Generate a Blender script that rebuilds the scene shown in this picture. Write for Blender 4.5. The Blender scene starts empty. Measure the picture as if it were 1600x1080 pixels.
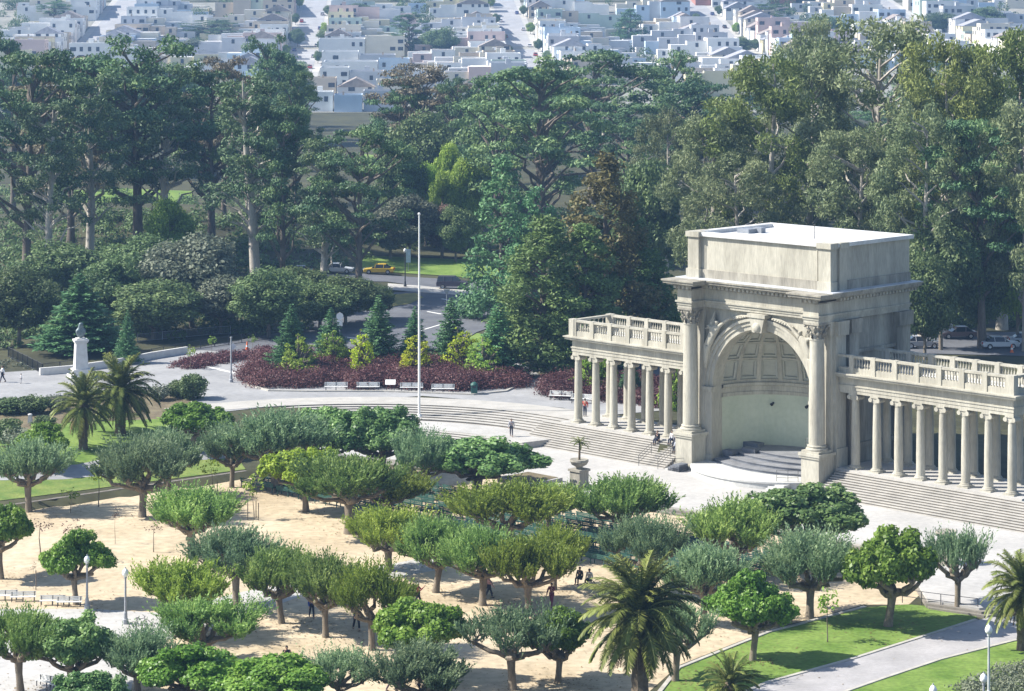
import bpy, bmesh, math, random
import numpy as np
from mathutils import Vector, Matrix

random.seed(7); rng = np.random.default_rng(7)
SC = bpy.context.scene
COL = SC.collection
R = math.radians

# ------------------------------------------------------------------ camera, sky, sun, exposure
F, HY, CH = 4000.0, -30.0, 46.0            # focal length and horizon row in photo pixels (1600 wide), eye height
cam = bpy.data.cameras.new('camera'); co = bpy.data.objects.new('camera', cam); COL.objects.link(co)
co.location = (0, 0, CH); co.rotation_euler = (R(90), 0, 0)
cam.sensor_width = 36.0; cam.lens = F / 1600 * 36; cam.shift_y = -(540 - HY) / 1600
cam.clip_start = 1; cam.clip_end = 9000
SC.camera = co

SUN_ELEV, SUN_DIR = R(43), (-1.0, 0.03)     # the sun stands square to the left
W = bpy.data.worlds.new('World'); SC.world = W; W.use_nodes = True
nt = W.node_tree; nt.nodes.clear()
sky = nt.nodes.new('ShaderNodeTexSky'); sky.sky_type = 'NISHITA'; sky.sun_disc = False
sky.sun_elevation = SUN_ELEV; sky.sun_rotation = math.atan2(SUN_DIR[0], SUN_DIR[1])
bg = nt.nodes.new('ShaderNodeBackground'); bg.inputs['Strength'].default_value = 0.095
wo = nt.nodes.new('ShaderNodeOutputWorld')
nt.links.new(sky.outputs[0], bg.inputs[0]); nt.links.new(bg.outputs[0], wo.inputs[0])
sl = bpy.data.lights.new('sun', 'SUN'); sl.energy = 4.8; sl.angle = R(0.53); sl.color = (1.0, 0.95, 0.86)
so = bpy.data.objects.new('sun', sl); COL.objects.link(so)
_d = Vector((SUN_DIR[0], SUN_DIR[1], 0)).normalized() * math.cos(SUN_ELEV); _d.z = math.sin(SUN_ELEV)
so.rotation_euler = _d.to_track_quat('Z', 'Y').to_euler(); so.location = (-100, 0, 200)
SC.view_settings.view_transform = 'Standard'; SC.view_settings.look = 'None'
SC.view_settings.exposure = 1.0; SC.view_settings.gamma = 1.0
SC.cycles.use_denoising = True
SC.cycles.max_bounces = 6; SC.cycles.volume_bounces = 0
SC.cycles.transparent_max_bounces = 8

# ------------------------------------------------------------------ helpers: pixels, ground
def P(x, y, z=0.0):
    Y = F * (CH - z) / (y - HY)
    return Vector(((x - 800) * Y / F, Y, z))
def sstep(t):
    t = np.clip(t, 0, 1); return t * t * (3 - 2 * t)

M0 = Vector((24.48, 234.9, 0)); UA = math.atan2(-35.75, 35.88)
UX, UY = math.cos(UA), math.sin(UA)
def uv(X, Y):
    dx, dy = X - M0.x, Y - M0.y
    return dx * UX + dy * UY, -dx * UY + dy * UX
def UV(u, v, z=0):
    return Vector((M0.x + u * UX - v * UY, M0.y + u * UY + v * UX, z))
PROM = 2.0
_pts = [P(a, b, PROM) for a, b in ((350, 640), (500, 631), (660, 632), (800, 641), (880, 652))]
_A = np.array([[2 * p.x, 2 * p.y, 1] for p in _pts]); _b = np.array([p.x ** 2 + p.y ** 2 for p in _pts])
_s = np.linalg.lstsq(_A, _b, rcond=None)[0]
ACX, ACY = float(_s[0]), float(_s[1]); ARC_R = float(math.sqrt(_s[2] + ACX ** 2 + ACY ** 2))
WL0, WL1 = P(0, 800, 0.2), P(380, 745, 0.2)
_wd = (WL1 - WL0).normalized(); WN = Vector((-_wd.y, _wd.x, 0))

def H(X, Y):
    X = np.asarray(X, float); Y = np.asarray(Y, float)
    d = (X - WL0.x) * WN.x + (Y - WL0.y) * WN.y
    hl = np.where(d > 0, 0.5 + (PROM - 0.5) * sstep((d - 3) / 20), 0.0)
    hl = np.where(X < -22, hl, hl * sstep((-10 - X) / 12))
    r = np.hypot(X - ACX, Y - ACY)
    ha = np.where((Y > ACY + 4) & (X < 25), PROM * sstep((r - ARC_R - .3) / .5), 0.0)
    u = (X - M0.x) * UX + (Y - M0.y) * UY; v = -(X - M0.x) * UY + (Y - M0.y) * UX
    hw = PROM * sstep((v - 6.2) / .6)
    h = np.maximum(np.maximum(hl, ha), hw)
    hill = 7.0 * np.exp(-(((X + 62) / 42) ** 2 + ((Y - 420) / 42) ** 2))
    yc = np.array([0, 560, 820, 1000, 1126, 1290, 1500, 2000, 3200])
    zc = np.array([0, 0, 2, 7, 14, 34, 62, 128, 200])
    return h + hill + np.interp(Y, yc, zc)
def h1(x, y): return float(H(x, y))
def G(x, y, dz=0):
    z = 0.0
    for _ in range(25):
        p = P(x, y, z); z = .5 * z + .5 * h1(p.x, p.y)
    p = P(x, y, z); p.z = h1(p.x, p.y) + dz
    return p
def pxm(p): return F / p.y                  # photo pixels per metre at that depth

# ------------------------------------------------------------------ helpers: materials
MATS = {}
def mat(name, c, rough=.7, var=.12, scale=3.0, bump=0.0, metal=0.0, c2=None, detail=4, spec=.3, streak=0):
    if name in MATS: return MATS[name]
    m = bpy.data.materials.new(name); m.use_nodes = True; n = m.node_tree; n.nodes.clear(); L = n.links.new
    out = n.nodes.new('ShaderNodeOutputMaterial'); b = n.nodes.new('ShaderNodeBsdfPrincipled')
    b.inputs['Roughness'].default_value = rough; b.inputs['Metallic'].default_value = metal
    b.inputs['Specular IOR Level'].default_value = spec
    tc = n.nodes.new('ShaderNodeNewGeometry'); no = n.nodes.new('ShaderNodeTexNoise')
    no.inputs['Scale'].default_value = scale; no.inputs['Detail'].default_value = detail
    src = tc.outputs['Position']
    if streak:
        mp = n.nodes.new('ShaderNodeMapping'); mp.inputs['Scale'].default_value = (1, 1, streak); L(src, mp.inputs[0]); src = mp.outputs[0]
    L(src, no.inputs['Vector'])
    rp = n.nodes.new('ShaderNodeValToRGB'); rp.color_ramp.elements[0].position = .3; rp.color_ramp.elements[1].position = .7
    if c2 is None:
        a = [max(0, v * (1 - var)) for v in c]; d = [min(1, v * (1 + var)) for v in c]
    else: a, d = c, c2
    rp.color_ramp.elements[0].color = (*a, 1); rp.color_ramp.elements[1].color = (*d, 1)
    L(no.outputs['Fac'], rp.inputs[0])
    # a second, finer layer
    n2 = n.nodes.new('ShaderNodeTexNoise'); n2.inputs['Scale'].default_value = scale * 9; n2.inputs['Detail'].default_value = 3
    L(src, n2.inputs['Vector'])
    mx = n.nodes.new('ShaderNodeMix'); mx.data_type = 'RGBA'; mx.blend_type = 'OVERLAY'; mx.inputs[0].default_value = min(.6, var * 1.6)
    L(rp.outputs[0], mx.inputs[6]); L(n2.outputs['Fac'], mx.inputs[7])
    L(mx.outputs[2], b.inputs['Base Color'])
    if bump:
        bp = n.nodes.new('ShaderNodeBump'); bp.inputs['Strength'].default_value = bump; bp.inputs['Distance'].default_value = .05
        L(n2.outputs['Fac'], bp.inputs['Height']); L(bp.outputs[0], b.inputs['Normal'])
    L(b.outputs[0], out.inputs[0])
    MATS[name] = m; return m
def leafmat(name, dark, mid, light, trans=.3, rough=.55, orand=.25):
    if name in MATS: return MATS[name]
    m = bpy.data.materials.new(name); m.use_nodes = True; n = m.node_tree; n.nodes.clear(); L = n.links.new
    out = n.nodes.new('ShaderNodeOutputMaterial'); b = n.nodes.new('ShaderNodeBsdfPrincipled')
    b.inputs['Roughness'].default_value = rough; b.inputs['Specular IOR Level'].default_value = .25
    at = n.nodes.new('ShaderNodeAttribute'); at.attribute_name = 'tint'
    rp = n.nodes.new('ShaderNodeValToRGB'); e = rp.color_ramp.elements
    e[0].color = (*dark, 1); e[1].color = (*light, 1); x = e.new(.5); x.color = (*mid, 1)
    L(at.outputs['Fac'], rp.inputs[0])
    oi = n.nodes.new('ShaderNodeObjectInfo'); hs = n.nodes.new('ShaderNodeHueSaturation')
    mr = n.nodes.new('ShaderNodeMapRange'); mr.inputs[3].default_value = 1 - orand; mr.inputs[4].default_value = 1 + orand
    L(oi.outputs['Random'], mr.inputs[0]); L(mr.outputs[0], hs.inputs['Value'])
    mh = n.nodes.new('ShaderNodeMapRange'); mh.inputs[3].default_value = .478; mh.inputs[4].default_value = .503
    ml = n.nodes.new('ShaderNodeMath'); ml.operation = 'FRACT'; mm = n.nodes.new('ShaderNodeMath'); mm.operation = 'MULTIPLY'; mm.inputs[1].default_value = 7.31
    L(oi.outputs['Random'], mm.inputs[0]); L(mm.outputs[0], ml.inputs[0]); L(ml.outputs[0], mh.inputs[0]); L(mh.outputs[0], hs.inputs['Hue'])
    L(rp.outputs[0], hs.inputs['Color']); L(hs.outputs[0], b.inputs['Base Color'])
    tr = n.nodes.new('ShaderNodeBsdfTranslucent'); L(hs.outputs[0], tr.inputs[0])
    mx = n.nodes.new('ShaderNodeMixShader'); mx.inputs[0].default_value = trans
    L(b.outputs[0], mx.inputs[1]); L(tr.outputs[0], mx.inputs[2]); L(mx.outputs[0], out.inputs[0])
    MATS[name] = m; return m

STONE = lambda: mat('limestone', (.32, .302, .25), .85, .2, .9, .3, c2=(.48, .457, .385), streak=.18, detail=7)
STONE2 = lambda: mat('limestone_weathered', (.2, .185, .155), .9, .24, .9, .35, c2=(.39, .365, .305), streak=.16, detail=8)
CONC = lambda: mat('concrete_light', (.36, .35, .33), .9, .12, .35, .1, c2=(.46, .445, .42))
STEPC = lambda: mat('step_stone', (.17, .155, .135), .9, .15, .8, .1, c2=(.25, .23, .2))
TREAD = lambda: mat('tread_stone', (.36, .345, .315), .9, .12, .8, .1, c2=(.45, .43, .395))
ASPH = lambda: mat('asphalt', (.1, .105, .12), .9, .15, .3, .1, c2=(.15, .155, .17))
GRASS = lambda: mat('lawn_grass', (.09, .165, .022), .95, .35, .3, .5, c2=(.19, .27, .06))
BARK = lambda: mat('bark_grey', (.14, .115, .085), .95, .3, 4, .6, c2=(.26, .22, .17), streak=.3)
BARKD = lambda: mat('bark_dark', (.09, .075, .06), .95, .3, 2, .6, c2=(.2, .17, .14), streak=.2)
BARKP = lambda: mat('bark_pale', (.3, .27, .23), .9, .3, 1.2, .4, c2=(.5, .46, .4), streak=.2)

# ------------------------------------------------------------------ helpers: meshes
class MB:
    def __init__(s): s.v = []; s.f = []
    def add(s, vs, fs):
        o = len(s.v); s.v += [tuple(p) for p in vs]; s.f += [tuple(i + o for i in f) for f in fs]; return s
    def box(s, x0, x1, y0, y1, z0, z1):
        return s.add([(x0,y0,z0),(x1,y0,z0),(x1,y1,z0),(x0,y1,z0),(x0,y0,z1),(x1,y0,z1),(x1,y1,z1),(x0,y1,z1)],
                     [(0,3,2,1),(4,5,6,7),(0,1,5,4),(1,2,6,5),(2,3,7,6),(3,0,4,7)])
    def taper(s, x0, x1, y0, y1, z0, z1, t):      # box whose top is inset by t
        return s.add([(x0,y0,z0),(x1,y0,z0),(x1,y1,z0),(x0,y1,z0),(x0+t,y0+t,z1),(x1-t,y0+t,z1),(x1-t,y1-t,z1),(x0+t,y1-t,z1)],
                     [(0,3,2,1),(4,5,6,7),(0,1,5,4),(1,2,6,5),(2,3,7,6),(3,0,4,7)])
    def lathe(s, prof, n=12, c=(0,0,0), caps=True):
        vs = []; fs = []
        for r, z in prof:
            for k in range(n):
                a = 2*math.pi*k/n; vs.append((c[0]+r*math.cos(a), c[1]+r*math.sin(a), c[2]+z))
        m = len(prof)
        for i in range(m-1):
            for k in range(n):
                k2 = (k+1) % n; fs.append((i*n+k, i*n+k2, (i+1)*n+k2, (i+1)*n+k))
        if caps: fs.append(tuple(range(n-1,-1,-1))); fs.append(tuple((m-1)*n+k for k in range(n)))
        return s.add(vs, fs)
    def tube(s, pts, rad, n=7, caps=True):
        pts = [Vector(p) for p in pts]; vs = []; fs = []; m = len(pts)
        for i, p in enumerate(pts):
            t = (pts[min(i+1,m-1)] - pts[max(i-1,0)]).normalized()
            a = t.orthogonal().normalized() if abs(t.z) > .95 else t.cross(Vector((0,0,1))).normalized()
            if abs(t.z) > .95: a = Vector((0,1,0)).cross(t).normalized()
            b = t.cross(a); r = rad[i] if hasattr(rad, '__len__') else rad
            for k in range(n):
                g = 2*math.pi*k/n; vs.append(p + a*(r*math.cos(g)) + b*(r*math.sin(g)))
        for i in range(m-1):
            for k in range(n):
                k2 = (k+1) % n; fs.append((i*n+k, i*n+k2, (i+1)*n+k2, (i+1)*n+k))
        if caps: fs.append(tuple(range(n-1,-1,-1))); fs.append(tuple((m-1)*n+k for k in range(n)))
        return s.add(vs, fs)
    def prism(s, poly, y0, y1, axis='y'):         # polygon in x,z extruded along y (or x,y along z)
        n = len(poly)
        if axis == 'y': vs = [(a,y0,b) for a,b in poly] + [(a,y1,b) for a,b in poly]
        elif axis == 'z': vs = [(a,b,y0) for a,b in poly] + [(a,b,y1) for a,b in poly]
        else: vs = [(y0,a,b) for a,b in poly] + [(y1,a,b) for a,b in poly]
        fs = [tuple(range(n)), tuple(range(2*n-1,n-1,-1))] + [(i,(i+1)%n+0,(i+1)%n+n,i+n)[::-1] for i in range(n)]
        return s.add(vs, fs)
    def sphere(s, c, r, nu=10, nv=7):
        rx, ry, rz = r if hasattr(r, '__len__') else (r, r, r)
        pr = []; vs = []; fs = []
        for i in range(nv+1):
            t = math.pi*i/nv
            for k in range(nu):
                a = 2*math.pi*k/nu; vs.append((c[0]+rx*math.sin(t)*math.cos(a), c[1]+ry*math.sin(t)*math.sin(a), c[2]-rz*math.cos(t)))
        for i in range(nv):
            for k in range(nu):
                k2 = (k+1)%nu; fs.append((i*nu+k, i*nu+k2, (i+1)*nu+k2, (i+1)*nu+k))
        return s.add(vs, fs)
    def mesh(s, name, m, smooth=False):
        me = bpy.data.meshes.new(name); me.from_pydata(s.v, [], s.f); me.validate(clean_customdata=False)
        bm = bmesh.new(); bm.from_mesh(me); bmesh.ops.recalc_face_normals(bm, faces=bm.faces); bm.to_mesh(me); bm.free()
        if m: me.materials.append(m)
        if smooth:
            me.polygons.foreach_set('use_smooth', [True]*len(me.polygons)); me.set_sharp_from_angle(angle=R(40))
        me.update(); return me
    def build(s, name, m, parent=None, smooth=False, bevel=0):
        o = obj(name, s.mesh(name, m, smooth), parent)
        if bevel:
            b = o.modifiers.new('b', 'BEVEL'); b.width = bevel; b.segments = 1; b.limit_method = 'ANGLE'
        return o
def obj(name, data, parent=None, loc=None, rot=None, scale=None):
    o = bpy.data.objects.new(name, data); COL.objects.link(o)
    if parent: o.parent = parent
    if loc is not None: o.location = loc
    if rot is not None: o.rotation_euler = rot
    if scale is not None: o.scale = scale
    return o
def tag(o, label=None, cat=None, group=None, kind=None):
    if label: o['label'] = label
    if cat: o['category'] = cat
    if group: o['group'] = group
    if kind: o['kind'] = kind
    return o
def thing(name, label, cat, loc=(0,0,0), rz=0, group=None, scale=None):
    o = obj(name, None, None, loc, (0,0,rz), scale); o.empty_display_size = .2
    return tag(o, label, cat, group)
def ordinal(n):
    w = ['zeroth','first','second','third','fourth','fifth','sixth','seventh','eighth','ninth','tenth','eleventh','twelfth','thirteenth','fourteenth','fifteenth','sixteenth','seventeenth','eighteenth','nineteenth','twentieth']
    t = {2:'twenty',3:'thirty',4:'forty',5:'fifty',6:'sixty'}
    if n <= 20: return w[n]
    if n % 10 == 0: return t[n//10][:-1] + 'ieth'
    return t[n//10] + '-' + w[n % 10]

def quads_mesh(name, V, Q, tint, m):
    """V (n,4,3) corner array -> mesh with face attribute tint"""
    n = len(V); me = bpy.data.meshes.new(name)
    me.vertices.add(n*4); me.vertices.foreach_set('co', V.reshape(-1).astype(np.float32))
    me.loops.add(n*4); me.loops.foreach_set('vertex_index', np.arange(n*4, dtype=np.int32))
    me.polygons.add(n); me.polygons.foreach_set('loop_start', np.arange(0, n*4, 4, dtype=np.int32))
    me.polygons.foreach_set('loop_total', np.full(n, 4, dtype=np.int32))
    a = me.attributes.new('tint', 'FLOAT', 'FACE'); a.data.foreach_set('value', np.clip(tint,0,1).astype(np.float32))
    me.materials.append(m); me.update(calc_edges=True); return me
def unit(a): return a / np.maximum(np.linalg.norm(a, axis=-1, keepdims=True), 1e-9)
def cards(C, A, N, L, Wd):
    """rhombic leaf cards: centre C, long axis A, normal-ish N, length L, width Wd"""
    A = unit(A); B = unit(np.cross(A, N)); L = np.asarray(L)[:,None]*.5; Wd = np.asarray(Wd)[:,None]*.5
    return np.stack([C - A*L, C + B*Wd - A*L*.1, C + A*L, C - B*Wd - A*L*.1], 1)
def clump_cards(clumps, per, size, asp=.55, outw=.6, up=0.0, hang=0.0, shell=.5, r=rng):
    """clumps: list of (cx,cy,cz,rx,ry,rz). Returns corner arrays and tints"""
    Vs = []; Ts = []
    for c in clumps:
        n = max(6, int(per * (c[3]*c[4]*c[5])**(2/3)))
        d = unit(r.normal(size=(n,3))); rad = shell + (1-shell)*r.random(n)**.6; rad *= 1 + r.normal(size=n)*.08
        C = np.array(c[:3]) + d*rad[:,None]*np.array(c[3:6])
        N = unit(d*outw + r.normal(size=(n,3))*(1-outw) + np.array([0,0,up]))
        A = np.cross(N, r.normal(size=(n,3))) + np.array([0,0,-hang])
        s = size*(.6 + .8*r.random(n))
        Vs.append(cards(C, A, N, s, s*asp)); t = r.random()
        Ts.append(np.clip(.25 + .5*t + r.normal(size=n)*.13, 0, 1))
    return np.concatenate(Vs), np.concatenate(Ts)
def limb(mb, a, b, r0, r1, sag=0.0, seg=4, n=6, wob=.06):
    a = Vector(a); b = Vector(b); L = (b-a).length; pts = []
    for i in range(seg+1):
        t = i/seg; p = a.lerp(b, t); p.z += sag*math.sin(math.pi*t)*L
        if 0 < i < seg: p += Vector((random.gauss(0,1), random.gauss(0,1), random.gauss(0,.5)))*L*wob
        pts.append(p)
    mb.tube(pts, [r0 + (r1-r0)*i/seg for i in range(seg+1)], n)

# ================================================================== THE SETTING
def spaced(lo, hi, f0, f1, fine, grow=1.25):
    a = list(np.arange(f0, f1+1e-6, fine)); s = fine*1.5; x = f0
    while x > lo: x -= s; a.insert(0, x); s = min(s*grow, 60)
    s = fine*1.5; x = f1
    while x < hi: x += s; a.append(x); s = min(s*grow, 60)
    return np.array(a)
def ground_sheet():
    xs = spaced(-1500, 1500, -75, 85, 1.0); ys = spaced(-200, 3200, 150, 330, 1.0)
    X, Y = np.meshgrid(xs, ys); Z = H(X, Y)
    V = np.stack([X, Y, Z], -1).reshape(-1, 3); nx, ny = len(xs), len(ys)
    i = (np.arange(ny-1)[:,None]*nx + np.arange(nx-1)[None,:]).reshape(-1)
    Fq = np.stack([i, i+1, i+1+nx, i+nx], 1)
    me = bpy.data.meshes.new('ground'); me.from_pydata(V.tolist(), [], Fq.tolist())
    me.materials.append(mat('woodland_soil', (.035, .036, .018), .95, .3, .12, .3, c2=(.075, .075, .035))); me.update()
    me.polygons.foreach_set('use_smooth', [True]*len(me.polygons))
    tag(obj('ground', me), 'dark leaf-strewn park ground under the trees', kind='structure')
ground_sheet()
def drape(name, pts, off, m, label=None, cell=3.0, kind='structure', world=False, flat=None):
    ps = [Vector(p) if world else G(*p) for p in pts]
    bm = bmesh.new(); vs = [bm.verts.new((p[0], p[1], 0)) for p in ps]; bm.faces.new(vs)
    bmesh.ops.triangulate(bm, faces=bm.faces[:])
    xs = [p[0] for p in ps]; ys = [p[1] for p in ps]
    if flat is None:
        for ax, lo, hi in ((0, min(xs), max(xs)), (1, min(ys), max(ys))):
            x = lo + cell
            while x < hi:
                no = (1,0,0) if ax == 0 else (0,1,0); c = (x,0,0) if ax == 0 else (0,x,0)
                bmesh.ops.bisect_plane(bm, geom=bm.verts[:]+bm.edges[:]+bm.faces[:], plane_co=c, plane_no=no); x += cell
    for v in bm.verts: v.co.z = (flat if flat is not None else h1(v.co.x, v.co.y)) + off
    bmesh.ops.recalc_face_normals(bm, faces=bm.faces)
    me = bpy.data.meshes.new(name); bm.to_mesh(me); bm.free(); me.materials.append(m)
    if me.polygons and me.polygons[0].normal.z < 0: me.flip_normals()
    return tag(obj(name, me), label, kind=kind)
SAND = mat('decomposed_granite', (.4, .32, .21), .95, .28, .16, .2, c2=(.545, .455, .325), detail=9)
PAVE = mat('pale_paving', (.37, .36, .345), .9, .14, .22, .08, c2=(.47, .455, .435), detail=8)
PROMM = mat('promenade_asphalt', (.25, .25, .255), .9, .14, .18, .08, c2=(.34, .34, .34), detail=8)
# the bowl
drape('sand_ground', [P(-120, 1120), P(1010, 1085), P(1060, 1040), P(1200, 985), P(1350, 945), P(1420, 945), P(1470, 900), P(1350, 830), P(900, 760), P(500, 720), P(385, 744), P(200, 773), P(0, 803), P(-120, 820)],
      .012, SAND, 'tan crushed granite floor of the tree-filled concourse', world=True, flat=0.0)
drape('pale_path', [P(-60, 952), P(140, 952), P(250, 958), P(380, 925), P(620, 880), P(720, 860), P(860, 842), P(905, 850), P(720, 884), P(620, 903), P(470, 932), P(330, 985), P(220, 1010), P(200, 1100), P(-60, 1100)],
      .024, PAVE, 'pale paved path crossing the sandy concourse', world=True, flat=0.0)
# lawns and paths on the right
drape('lawn', [P(1010, 1110), P(1060, 1046), P(1200, 990), P(1352, 950), P(1420, 945), P(1528, 955), P(1525, 968), P(1450, 992), P(1330, 1030), P(1200, 1066), P(1120, 1100)],
      .03, GRASS(), 'bright green lawn strip beside the grey path', world=True, flat=0.0)
drape('garden_path', [P(1120, 1102), P(1200, 1068), P(1330, 1032), P(1450, 994), P(1525, 970), P(1700, 930), P(1700, 975), P(1580, 1002), P(1470, 1030), P(1380, 1060), P(1260, 1102)],
      .03, mat('path_asphalt', (.3, .29, .29), .9, .12, .4, .1, c2=(.4, .385, .385)), 'grey asphalt path curving between the lawns', world=True, flat=0.0)
drape('lawn', [P(1262, 1104), P(1380, 1062), P(1470, 1032), P(1580, 1004), P(1700, 977), P(1700, 1110)],
      .03, GRASS(), 'narrow lawn verge between the path and the shrub bed', world=True, flat=0.0)
def strip(name, pts, w, z, hgt, m, label, world=True):
    mb = MB(); n = len(pts)
    L = []; Rr = []
    for i in range(n):
        t = (pts[min(i+1,n-1)] - pts[max(i-1,0)]).normalized(); s = Vector((-t.y, t.x, 0))*w*.5
        L.append(pts[i]+s); Rr.append(pts[i]-s)
    for i in range(n-1):
        q = [L[i],Rr[i],Rr[i+1],L[i+1]]
        zs = [z if z is not None else h1(p.x,p.y) for p in q]
        mb.add([(p.x,p.y,zz-.25) for p,zz in zip(q,zs)]+[(p.x,p.y,zz+hgt) for p,zz in zip(q,zs)], [(0,3,2,1),(4,5,6,7),(0,1,5,4),(1,2,6,5),(2,3,7,6),(3,0,4,7)])
    return tag(mb.build(name, m), label, kind='structure')
KERB = mat('kerb_concrete', (.42, .4, .36), .9, .15, 1.5, .1)
strip('kerb', [P(1120, 1101), P(1200, 1067), P(1330, 1031), P(1450, 993), P(1525, 969)], .28, 0, .09, KERB, 'pale kerb on the near side of the lawn strip')
strip('kerb', [P(1260, 1103), P(1380, 1061), P(1470, 1031), P(1580, 1003), P(1700, 976)], .28, 0, .09, KERB, 'pale kerb along the narrow lawn verge')
strip('kerb', [P(1012, 1106), P(1060, 1045), P(1200, 989), P(1352, 949)], .3, 0, .1, KERB, 'sand-edge kerb of the bright green lawn')
# left: low retaining wall, lawn, path
def wall_blocks(name, a, b, w, h, z, m, label, cat, seg=2.4):
    t = thing(name, label, cat, (a.x, a.y, z), math.atan2(b.y-a.y, b.x-a.x)); L = (b-a).length; n = max(1, int(L/seg)); d = L/n
    me = MB().box(.012, d-.012, -w/2, w/2, -.4, h).mesh('wall_block', m)
    for i in range(n): obj('wall_block', me, t, (i*d, random.uniform(-.01,.01), random.uniform(-.008,.008)))
    return t
DARKW = mat('dark_wall_stone', (.13, .115, .1), .95, .25, 2, .4, c2=(.22, .2, .18))
wall_blocks('retaining_wall', P(-60, 809), P(385, 744), .45, .52, 0, DARKW, 'low dark retaining wall between sand and lawn on the left', 'wall')
drape('lawn', [(-60, 790), (0, 783), (50, 777), (384, 734), (372, 716), (280, 722), (180, 742), (100, 750), (-60, 752)], .05, mat('lawn_shady', (.09, .16, .03), .95, .3, .5, .4, c2=(.2, .24, .06)), 'shady lawn just above the dark retaining wall')
drape('lawn_path', [(-60, 752), (100, 750), (180, 742), (280, 722), (372, 716), (350, 700), (300, 700), (190, 712), (120, 727), (-60, 736)], .06, PROMM, 'narrow grey path between the two left lawns')
drape('lawn', [(-60, 736), (120, 727), (190, 712), (300, 700), (320, 690), (258, 655), (190, 640), (100, 662), (-60, 690)], .05, GRASS(), 'bright lawn under the two palms')
drape('plant_bed', [(-60, 690), (100, 662), (190, 640), (258, 655), (330, 650), (300, 620), (220, 612), (90, 622), (-60, 636)], .05, mat('bed_soil', (.12, .095, .06), .95, .3, .8, .4, c2=(.2, .17, .1)), 'earth bed of low shrubs on the left')
# upper promenade and roads
drape('promenade', [(-80, 640), (90, 619), (210, 606), (300, 622), (335, 646), (420, 636), (520, 633), (660, 635), (800, 644), (880, 655), (920, 652), (1060, 640), (1060, 600), (850, 590), (800, 560), (300, 545), (120, 575), (-80, 588)], .05, PROMM, 'pale promenade above the curved steps')
drape('road', [(296, 547), (440, 520), (500, 490), (560, 470), (612, 458), (656, 455), (656, 448), (606, 441), (470, 438), (470, 424), (560, 428), (620, 432), (700, 437), (800, 446), (800, 500), (745, 520), (720, 535), (700, 555), (600, 562), (470, 556)], .08, ASPH(), 'blue-grey asphalt road junction behind the young conifers')
drape('road', [(740, 540), (860, 556), (1000, 580), (1060, 600), (1060, 575), (900, 545), (800, 528), (745, 522)], .07, ASPH(), 'access road running behind the colonnade')
drape('lawn', [(560, 400), (640, 403), (800, 408), (800, 440), (700, 432), (620, 427), (560, 423)], .1, GRASS(), 'sunlit lawn beyond the road with the dark car')
drape('pavement', [(606, 444), (660, 448), (740, 456), (740, 464), (660, 458), (606, 454)], .12, CONC(), 'pale pavement strip by the black lamp post')
drape('verge', [(600, 462), (650, 459), (662, 466), (640, 476), (600, 482)], .12, mat('dry_grass', (.2, .19, .06), .95, .25, .5, .3, c2=(.3, .27, .1)), 'dry grass verge beside the road')
drape('lawn', [(722, 536), (745, 522), (800, 530), (800, 555), (735, 548)], .12, GRASS(), 'small green lawn wedge behind the conifers')
drape('meadow', [(560, 240), (700, 262), (760, 330), (640, 330)], .2, GRASS(), 'distant sunlit meadow between the woods', cell=8)
drape('meadow', [(90, 300), (180, 296), (300, 300), (300, 318), (90, 318)], .2, GRASS(), 'sunlit grass glimpsed through the left trees', cell=8)
drape('car_park', [(1380, 520), (1700, 520), (1700, 560), (1380, 552)], .1, ASPH(), 'asphalt car park behind the right colonnade', cell=4)
LINE = mat('road_paint', (.7, .7, .68), .8, .1, 3)
for k, pp in enumerate((((690, 468), (712, 472)), ((668, 488), (690, 492)), ((540, 528), (570, 532)), ((400, 566), (455, 575)), ((310, 571), (372, 585)), ((650, 520), (700, 505)))):
    strip('road_line', [G(*pp[0]), G(*pp[1])], .3, None, .11, LINE, 'white line painted on the road, ' + ordinal(k+1) + ' from the far side' if k < 3 else 'white line painted on the junction, mark ' + ordinal(k-2))
for k, (a, b) in enumerate((((355, 606), (385, 612)), ((300, 600), (330, 610)))): pass

# curved steps, landing, plaza
def sector(name, r0, r1, z0, z1, a0, a1, m, parent, n=40):
    mb = MB(); vs = []; fs = []
    for i in range(n+1):
        a = a0 + (a1-a0)*i/n; c, s = math.cos(a), math.sin(a)
        vs += [(ACX+r0*c, ACY+r0*s, z0), (ACX+r1*c, ACY+r1*s, z0), (ACX+r1*c, ACY+r1*s, z1), (ACX+r0*c, ACY+r0*s, z1)]
    for i in range(n):
        for k in range(4): fs.append((i*4+k, i*4+(k+1)%4, i*4+4+(k+1)%4, i*4+4+k))
    fs += [(3,2,1,0), tuple(n*4+k for k in range(4))]
    o = mb.add(vs, fs).build(name, m, parent)
    if name == 'step': sector('tread', r0-.05, r1-.02, z1+.002, z1+.045, a0, a1, TREAD(), o, n)
    return o
def ang(p): return math.atan2(p.y-ACY, p.x-ACX)
A_R, A_L = ang(UV(-26.0, -.5)), ang(P(318, 648, PROM)) + .05
st = thing('curved_steps', 'broad curved stone steps below the white benches', 'steps', (0,0,0))
for k in range(7):
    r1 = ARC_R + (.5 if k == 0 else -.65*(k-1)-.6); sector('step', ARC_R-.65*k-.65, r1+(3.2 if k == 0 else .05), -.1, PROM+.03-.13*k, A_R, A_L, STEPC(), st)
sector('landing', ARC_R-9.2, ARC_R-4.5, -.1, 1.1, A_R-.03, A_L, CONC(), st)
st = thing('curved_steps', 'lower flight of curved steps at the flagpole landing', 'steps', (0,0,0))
for k in range(4): sector('step', ARC_R-9.2-.5*(k+1), ARC_R-9.15-.5*k, -.1, 1.1-.12*(k+1), A_R-.06, A_L, STEPC(), st)
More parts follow.
